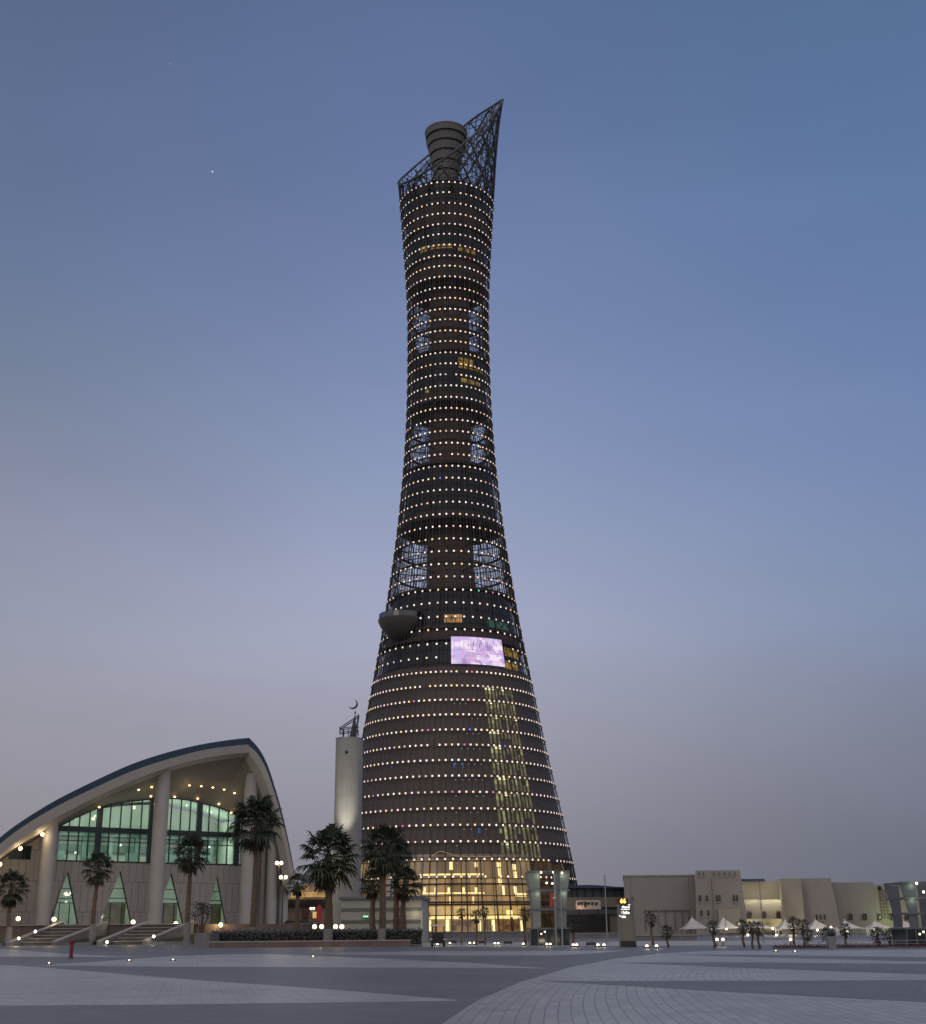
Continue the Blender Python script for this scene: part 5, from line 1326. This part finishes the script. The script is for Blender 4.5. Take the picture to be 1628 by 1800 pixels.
# highest block, with slits at its top
t, xa, xb, zt_ = wallblock('mall_block', 'highest beige mall block, paired slit windows and notches along its top', 'building', 1222.3, 1301, 1530, YB - 5, 34, M['mall'], 0.0, group=GM, batter=.8)
for x in (1229, 1237, 1255, 1264, 1274, 1283, 1292): slitwin(t, x, 1533, 1540, .7, YB - 5.3)
for x in (1231, 1243): slitwin(t, x, 1574, 1585, 1.8, YB - 5.6); slitwin(t, x + 2.5, 1600, 1611, 1.8, YB - 5.8)
for x in (1260.5, 1265.5, 1290.5, 1296): slitwin(t, x, 1573.5, 1585, 1.6, YB - 5.6)
a_ = P(1250, 1545, YB - 5.5); b_ = P(1252, 1640, YB - 5.5); mb = MB(); mb.box((a_.x, YB - 5.85, (a_.z + 2) / 2), (.14, .1, a_.z - 2)); mb.build('downpipe', M['brown_wall'], t, smooth=False)
sp4 = stripb(t, 1262, 1304, 1597, 1640, YB - 6.1, M['mall2'], 'doorway_surround', .4)
# yellow lit recessed block
t, xa, xb, zt_ = wallblock('mall_block', 'recessed mall wall with pale lit upper storey and three arched windows below', 'building', 1301.3, 1378, 1549, YB + 4, 30, M['mall2'], 0.0, group=GM)
stripb(t, 1303, 1344, 1545.3, 1549, YB + 3.6, mat('blue_capping', (.02, .035, .12), .4), 'roof_capping', .8)
o = stripb(t, 1304, 1379, 1582.5, 1640, YB + 1.0, M['mall'], 'lower_wall', 5)
for x in (1318, 1343.5, 1368.5): archwin(t, x, 1613.5, 3.4, 11.5, YB - 1.6)
for x in (1320, 1345, 1366): point(P(x, 1578, YB - 1) + Vector((0, -2, 0)), 260, (1, .9, .55), .4, t)
stripb(t, 1308, 1378, 1616, 1636, YB - 1.75, emit('lit_arcade', (.9, .75, .36), .5, noise=(.25, .3)), 'lit_arcade', .1)
# battered corner block
t, xa, xb, zt_ = wallblock('mall_block', 'battered beige mall block with one warm lit face and three narrow windows', 'building', 1374, 1460, 1544, YB - 8, 30, M['mall'], 0.0, group=GM, batter=1.2)
a_ = [P(1374, 1545, YB - 8.2), P(1408, 1544, YB - 12), P(1417, 1640, YB - 14), P(1387, 1640, YB - 9.4)]
mb = MB(); mb.add(a_ + [p + Vector((0, 3.5, 0)) for p in a_], [(0, 1, 2, 3), (7, 6, 5, 4), (0, 4, 5, 1), (1, 5, 6, 2), (2, 6, 7, 3), (3, 7, 4, 0)]); mb.build('corner_buttress', M['mall2'], t, smooth=False)
for x in (1435.5, 1442.5, 1449.5): slitwin(t, x, 1607.5, 1617, 1.5, YB - 9.2)
point(P(1392, 1622, YB - 22), 900, (1, .86, .5), .5, t)
# long arcade wall and last wall
t, xa, xb, zt_ = wallblock('mall_block', 'beige mall wall with arched windows next to the battered block', 'building', 1460.3, 1535, 1551, YB - 3, 30, M['mall'], 0.0, group=GM)
for x in (1472, 1495, 1520): archwin(t, x, 1617, 3.9 if x > 1480 else 2, 11.5, YB - 3.1)
t, xa, xb, zt_ = wallblock('mall_block', 'last mall wall, greenish lit, with a ladder like grid of bars', 'building', 1535.3, 1700, 1554.5, YB - 2.6, 30, M['mall2'], 0.0, group=GM)
for x in (1545, 1569, 1594): archwin(t, x, 1617.5, 3.9, 11.5, YB - 2.7)
mb = MB()
for i in range(9):
    y = 1565 + i * 6; a_, b_ = P(1543 + i * .8, y, YB - 2.8), P(1557 + i * 1.4, y, YB - 2.8); mb.tube([a_, b_], .09, 4)
for x in (1546, 1551, 1556): mb.tube([P(x, 1563, YB - 2.85), P(x + 6, 1614, YB - 2.85)], .08, 4)
mb.build('bar_grid', M['brown_wall'], t, smooth=False)  # thin brown bars set out as a ladder grid on the wall
mb = MB(); mb.ball(P(1546.5, 1561, YB - 2.9), .5, 10); mb.build('camera_dome', M['dark'], t)
point(P(1570, 1612, YB - 7), 330, (.72, 1, .42), .4, t)

# tents ----------------------------------------------------------------------
M['canvas'] = mat('white_canvas', (.5, .49, .48), .7, 0, .05, .3)
YT = 262.0
peaks = [(1216, 1612, 'first white tent before the highest mall block'), (1271, 1612, 'white tent under the doorway of the highest mall block'), (1327, 1615, 'white tent before the wall with three arched windows'), (1380, 1616, 'white tent beside the palm clump on the flower bed'),
         (1433, 1617, 'white tent below the three narrow windows'), (1485, 1618, 'white tent above the single palm past the planter tub'), (1537, 1619, 'white tent below the bar grid'), (1589, 1619, 'white tent partly behind the cut off pavilion')]
for px, py, lab in peaks:
    ap = P(px, py, YT); zl_ = P(px, 1632, YT).z; w = P(px + 27, py, YT).x - ap.x; d = 3.0
    t = thing('canopy_tent', lab, 'tent', (ap.x, YT, 0), 'white peaked canopy tents along the mall')
    n = 10; v = []; mb = MB()
    cor = [Vector((ap.x - w * .72, YT - d, zl_ - .15)), Vector((ap.x + w * 1.02, YT - d * 1.2, zl_)), Vector((ap.x + w * 1.02, YT + d, zl_ + .3)), Vector((ap.x - w * .72, YT + d, zl_ - .1))]
    for e in range(4):
        c0, c1 = cor[e], cor[(e + 1) % 4]
        for i in range(n):
            for j in range(6):
                def pt(u, q):
                    f = q / 6; edge_ = c0.lerp(c1, u / n); sag = 4 * (u / n) * (1 - u / n)
                    inw = edge_.lerp(Vector((ap.x, YT, edge_.z)), .16 * sag)
                    b = ap.lerp(inw, f); b.z = inw.z + (ap.z - inw.z) * (1 - f) ** 1.6 + .25 * sag * f * 0; return b
                mb.add([pt(i, j), pt(i + 1, j), pt(i + 1, j + 1), pt(i, j + 1)], [(0, 1, 2, 3)])
    mb.build('canopy', M['canvas'], t, ang=50)
    for c0 in cor:
        mb = MB(); mb.tube([(c0.x, c0.y, 0), c0], .08, 6); mb.build('pole', M['grey'], t)
    mb = MB(); mb.tube([(ap.x, YT, 0), ap + Vector((0, 0, .3))], .09, 6); mb.build('mast', M['grey'], t)
for px, py, pw, lab in ((1277, 1633, 60, 'lamp glowing beneath the second tent'), (1299, 1624, 60, 'pale lamp head at the edge of the second tent'), (1315, 1643.5, 50, 'lamp low before the three arched windows'), (1358.5, 1632, 70, 'lamp under the third tent'), (1365, 1644, 50, 'lower lamp before the arcade, beside the palm clump'),
                        (1393, 1633, 110, 'bright lamp behind the palm clump'), (1437, 1635, 90, 'lamp under the tent below the three narrow windows'), (1461, 1630, 60, 'lamp above the planter tub'), (1490, 1638, 90, 'lamp behind the single palm past the tub'), (1537, 1634, 90, 'lamp under the tent below the bar grid'), (1573, 1638, 90, 'pinkish lamp between the last two tents'), (1590, 1635, 130, 'brightest lamp, under the last tent')):
    p = P(px, py, YT - 6); t = thing('canopy_lamp', lab, 'lamp', (p.x, p.y, 0), 'lamps among the white tents')
    mb = MB(); mb.tube([(p.x, p.y, 0), (p.x, p.y, max(.2, p.z - .2))], .05, 6); mb.build('post', M['steel'], t)
    mb = MB(); mb.ball(p, .24, 10); mb.build('globe', M['globe_w'], t); point(p + Vector((0, 1.5, .3)), pw * 1.8, (1, .82, .6), .3, t)
for px, lab in ((1260.5, 'first globe of the low lamp pair on the light paving'), (1271, 'second globe of the low lamp pair on the light paving'), (1390, 'low globe lamp at the start of the red edged bed')):
    g = G(px, 1664); p = P(px, 1651.5, g.y); t = thing('bollard_lamp', lab, 'lamp', g, 'low lamps on the light paving')
    mb = MB(); mb.tube([g, (p.x, p.y, p.z - .1)], .05, 8); mb.build('post', M['steel'], t)
    mb = MB(); mb.ball(p, .14, 10); mb.build('globe', M['globe_w'], t); point(p + Vector((0, -.3, .1)), 12, (1, .8, .5), .12, t)

# masts -------------------------------------------------------------------
for x0, y0, Y, r, lab in ((1063, 1539, 165, .1, 'tall thin flagpole beside the sign pylon'), (1335, 1550, 150, .07, 'thin mast rising past the yellow lit wall'), (1155, 1541, 300, .12, 'thin mast against the blank beige wall'), (866, 1628, 210, .08, 'short thin post before the lobby'), (1275, 1608, 180, .07, 'thin pole beside the second tent')):
    p = P(x0, y0, Y); t = thing('mast', lab, 'mast', (p.x, Y, 0), 'thin poles'); mb = MB(); mb.tube([(p.x, Y, 0), p], [r, r * .6], 8); mb.lathe([(r * 2.4, 0), (r * 2.4, .08), (r, .12)], (p.x, Y, 0), 10); mb.build('pole', M['grey'], t); mb = MB(); mb.ball(p, r * 1.2, 8); mb.build('cap', M['grey'], t)

# planter tub, railing, flower edge ----------------------------------------
g = G(1463, 1668.5); t = thing('planter_tub', 'square grey planter tub standing before the railing', 'planter', g); w = (P(1471, 1660, g.y).x - P(1456, 1660, g.y).x) / 2; h = P(1463, 1646, g.y).z
mb = MB(); mb.add([(g.x - w * .8, g.y - w * .8, 0), (g.x + w * .8, g.y - w * .8, 0), (g.x + w * .8, g.y + w * .8, 0), (g.x - w * .8, g.y + w * .8, 0), (g.x - w, g.y - w, h), (g.x + w, g.y - w, h), (g.x + w, g.y + w, h), (g.x - w, g.y + w, h)], [(3, 2, 1, 0), (4, 5, 6, 7), (0, 1, 5, 4), (1, 2, 6, 5), (2, 3, 7, 6), (3, 0, 4, 7)]); mb.build('tub', M['grey'], t, smooth=False)
mb = MB(); leafy(mb, g.x - w * .8, g.x + w * .8, g.y - w * .6, g.y + w * .8, h - .05, h + .25, 300, .1); mb.build('plants', M['hedge'], t, smooth=False)
YR = G(1500, 1666).y
xa, xb = P(1420, 1655, YR).x, P(1690, 1655, YR).x
t = thing('railing', 'low metal railing along the flower bed before the tents', 'railing', ((xa + xb) / 2, YR, 0)); zr = P(1500, 1654, YR).z
mb = MB(); mb.tube([(xa, YR, zr), (xb, YR, zr)], .03, 5); mb.tube([(xa, YR, zr * .55), (xb, YR, zr * .55)], .02, 5); mb.build('rail', M['grey'], t)
n = int((xb - xa) / .9)
for k in range(n + 1):
    mb = MB(); x = xa + (xb - xa) * k / n; mb.tube([(x, YR, 0), (x, YR, zr)], .025, 5); mb.build('post', M['grey'], t)
YF = G(1450, 1667.5).y; xa, xb = P(1360, 1660, YF).x, P(1690, 1660, YF).x; zf = P(1450, 1663, YF).z
t = thing('flower_bed', 'narrow flower bed with red edge running before the railing', 'flower bed', ((xa + xb) / 2, YF, 0))
mb = MB(); mb.box(((xa + xb) / 2, YF + .3, zf * .4), (xb - xa, .5, zf * .8)); mb.build('kerb', M['stone_wall'], t, smooth=False)
mb = MB(); leafy(mb, xa, xb, YF + .05, YF + .6, zf * .75, zf * 1.05, 3200, .06); mb.build('flowers', mat('red_flowers', (.14, .02, .02), .8, 0, .8, 6), t, smooth=False)

# ------------------------------------------------------------------ world, sun, camera, render
w = bpy.data.worlds.new('World'); sc.world = w; w.use_nodes = True; nt = w.node_tree; nt.nodes.clear()
out = nt.nodes.new('ShaderNodeOutputWorld'); bg = nt.nodes.new('ShaderNodeBackground'); lk(nt, bg.outputs[0], out.inputs[0])
tc = nt.nodes.new('ShaderNodeTexCoord'); sx = nt.nodes.new('ShaderNodeSeparateXYZ'); lk(nt, tc.outputs['Generated'], sx.inputs[0])
def math_(op, a, b=None, c=None, clamp=False):
    n = nt.nodes.new('ShaderNodeMath'); n.operation = op; n.use_clamp = clamp
    for i, v in enumerate((a, b, c)):
        if v is None: continue
        if isinstance(v, (int, float)): n.inputs[i].default_value = v
        else: lk(nt, v, n.inputs[i])
    return n.outputs[0]
def ramp(stops, fac):
    r = nt.nodes.new('ShaderNodeValToRGB'); el = r.color_ramp.elements; r.color_ramp.interpolation = 'B_SPLINE'
    el[0].position = stops[0][0]; el[0].color = s2l(stops[0][1]); el[1].position = stops[-1][0]; el[1].color = s2l(stops[-1][1])
    for p_, c in stops[1:-1]:
        e = el.new(p_); e.color = s2l(c)
    lk(nt, fac, r.inputs[0]); return r.outputs[0]
zz = sx.outputs[2]
left = ramp([(0.0, (140, 134, 142)), (.05, (144, 139, 148)), (.11, (149, 146, 156)), (.16, (150, 150, 162)), (.225, (148, 152, 172)), (.29, (138, 142, 167)), (.331, (127, 134, 158)), (.393, (114, 128, 153)), (.453, (103, 120, 153)), (.545, (91, 108, 144)), (.66, (82, 101, 134)), (1, (70, 84, 112))], zz)
cent = ramp([(0.0, (130, 127, 138)), (.05, (139, 137, 149)), (.10, (149, 148, 161)), (.16, (161, 161, 178)), (.225, (163, 168, 195)), (.29, (149, 160, 191)), (.36, (131, 147, 184)), (.453, (115, 132, 175)), (.545, (100, 120, 163)), (.66, (83, 106, 148)), (1, (70, 84, 116))], zz)
right = ramp([(0.0, (97, 102, 117)), (.04, (101, 107, 123)), (.10, (115, 118, 136)), (.16, (122, 130, 153)), (.21, (122, 138, 169)), (.27, (118, 138, 173)), (.331, (112, 132, 176)), (.435, (98, 124, 170)), (.545, (84, 114, 157)), (.66, (77, 105, 147)), (1, (66, 82, 114))], zz)
hl = math_('SQRT', math_('ADD', math_('MULTIPLY', sx.outputs[0], sx.outputs[0]), math_('MULTIPLY', sx.outputs[1], sx.outputs[1])))
fx = math_('MULTIPLY_ADD', math_('DIVIDE', sx.outputs[0], math_('MAXIMUM', hl, .01)), 1 / .74, .5, True)
def sstep(lo, hi):
    n = nt.nodes.new('ShaderNodeMapRange'); n.interpolation_type = 'SMOOTHSTEP'; n.inputs[1].default_value = lo; n.inputs[2].default_value = hi
    lk(nt, fx, n.inputs[0]); return n.outputs[0]
mx0 = nt.nodes.new('ShaderNodeMix'); mx0.data_type = 'RGBA'; lk(nt, sstep(-.1, .5), mx0.inputs[0]); lk(nt, left, mx0.inputs[6]); lk(nt, cent, mx0.inputs[7])
mx = nt.nodes.new('ShaderNodeMix'); mx.data_type = 'RGBA'; lk(nt, sstep(.42, 1.08), mx.inputs[0]); lk(nt, mx0.outputs[2], mx.inputs[6]); lk(nt, right, mx.inputs[7])
# unseen sky behind and overhead, brightened as added fill for the plaza
fill_sky = ramp([(0.0, (172, 165, 162)), (.2, (190, 182, 180)), (.5, (214, 206, 206)), (1, (222, 218, 226))], zz)
gm = nt.nodes.new('ShaderNodeVectorMath'); gm.operation = 'SCALE'; lk(nt, fill_sky, gm.inputs[0]); gm.inputs['Scale'].default_value = 1.0
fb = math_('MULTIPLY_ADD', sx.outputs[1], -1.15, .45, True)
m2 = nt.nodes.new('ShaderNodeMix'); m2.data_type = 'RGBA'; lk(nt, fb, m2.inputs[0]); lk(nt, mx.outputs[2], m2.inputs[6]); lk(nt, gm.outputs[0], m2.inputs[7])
last = m2.outputs[2]
for (px, py), rad, st in (((373.5, 301.5), .0006, .6), ((299, 112), .0005, .15), ((300, 690), .0004, 0.0)):
    d = ray(px, py).normalized()
    dt = nt.nodes.new('ShaderNodeVectorMath'); dt.operation = 'DISTANCE'; lk(nt, tc.outputs['Generated'], dt.inputs[0]); dt.inputs[1].default_value = d
    s_ = math_('MULTIPLY', math_('LESS_THAN', dt.outputs['Value'], rad), st)
    ad = nt.nodes.new('ShaderNodeMix'); ad.data_type = 'RGBA'; ad.blend_type = 'ADD'; ad.inputs[0].default_value = 1
    cmb = nt.nodes.new('ShaderNodeCombineXYZ')
    for i in range(3): lk(nt, s_, cmb.inputs[i])
    lk(nt, last, ad.inputs[6]); lk(nt, cmb.outputs[0], ad.inputs[7]); last = ad.outputs[2]
sn = nt.nodes.new('ShaderNodeTexNoise'); sn.inputs['Scale'].default_value = 2.2; sn.inputs['Detail'].default_value = 4; sn.inputs['Distortion'].default_value = .6
smp = nt.nodes.new('ShaderNodeMapping'); smp.inputs['Scale'].default_value = (1, 1, 3.5); lk(nt, tc.outputs['Generated'], smp.inputs[0]); lk(nt, smp.outputs[0], sn.inputs['Vector'])
smr = nt.nodes.new('ShaderNodeMapRange'); smr.inputs[1].default_value = .3; smr.inputs[2].default_value = .7; smr.inputs[3].default_value = .955; smr.inputs[4].default_value = 1.045; lk(nt, sn.outputs['Fac'], smr.inputs[0])
sv = nt.nodes.new('ShaderNodeVectorMath'); sv.operation = 'SCALE'; lk(nt, last, sv.inputs[0]); lk(nt, smr.outputs[0], sv.inputs['Scale']); last = sv.outputs[0]
hs_ = nt.nodes.new('ShaderNodeHueSaturation'); hs_.inputs['Saturation'].default_value = .95; lk(nt, last, hs_.inputs['Color']); last = hs_.outputs[0]
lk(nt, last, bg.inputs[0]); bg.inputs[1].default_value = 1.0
sl = bpy.data.lights.new('sun', 'SUN'); sl.energy = 0.12; sl.angle = R_(25); sl.color = (1, .8, .66)
so = bpy.data.objects.new('sun', sl); C.objects.link(so); so.rotation_euler = Vector((0.45, 0.85, -.25)).to_track_quat('-Z', 'Y').to_euler()

cam = bpy.data.cameras.new('camera'); co = bpy.data.objects.new('camera', cam); C.objects.link(co)
cam.sensor_fit = 'HORIZONTAL'; cam.sensor_width = 36.0; cam.lens = 36.0 * FPX / W0; cam.clip_end = 6000; cam.clip_start = .1
rot = Matrix((RT, UP, -FWD)).transposed(); co.matrix_world = Matrix.Translation(CAM) @ rot.to_4x4()
sc.camera = co
sc.render.engine = 'CYCLES'
sc.cycles.use_denoising = True
try: sc.cycles.denoiser = 'OPENIMAGEDENOISE'; sc.cycles.denoising_input_passes = 'RGB_ALBEDO_NORMAL'
except Exception: pass
sc.cycles.max_bounces = 6; sc.cycles.diffuse_bounces = 3; sc.cycles.glossy_bounces = 3; sc.cycles.transparent_max_bounces = 12
sc.cycles.sample_clamp_indirect = 4.0; sc.cycles.caustics_reflective = False; sc.cycles.caustics_refractive = False
sc.view_settings.view_transform = 'Standard'; sc.view_settings.look = 'None'; sc.view_settings.exposure = 0; sc.view_settings.gamma = 1
print('roof z', zroof, 'apex px', proj(T(R_(31), rimz(R_(31)))), 'drum top', proj((TC(270), TD, zl + 30)), 'terrace', zter)
print('rim left', proj(T(math.pi, rimz(math.pi))), 'rim right', proj(T(0, rimz(0))))
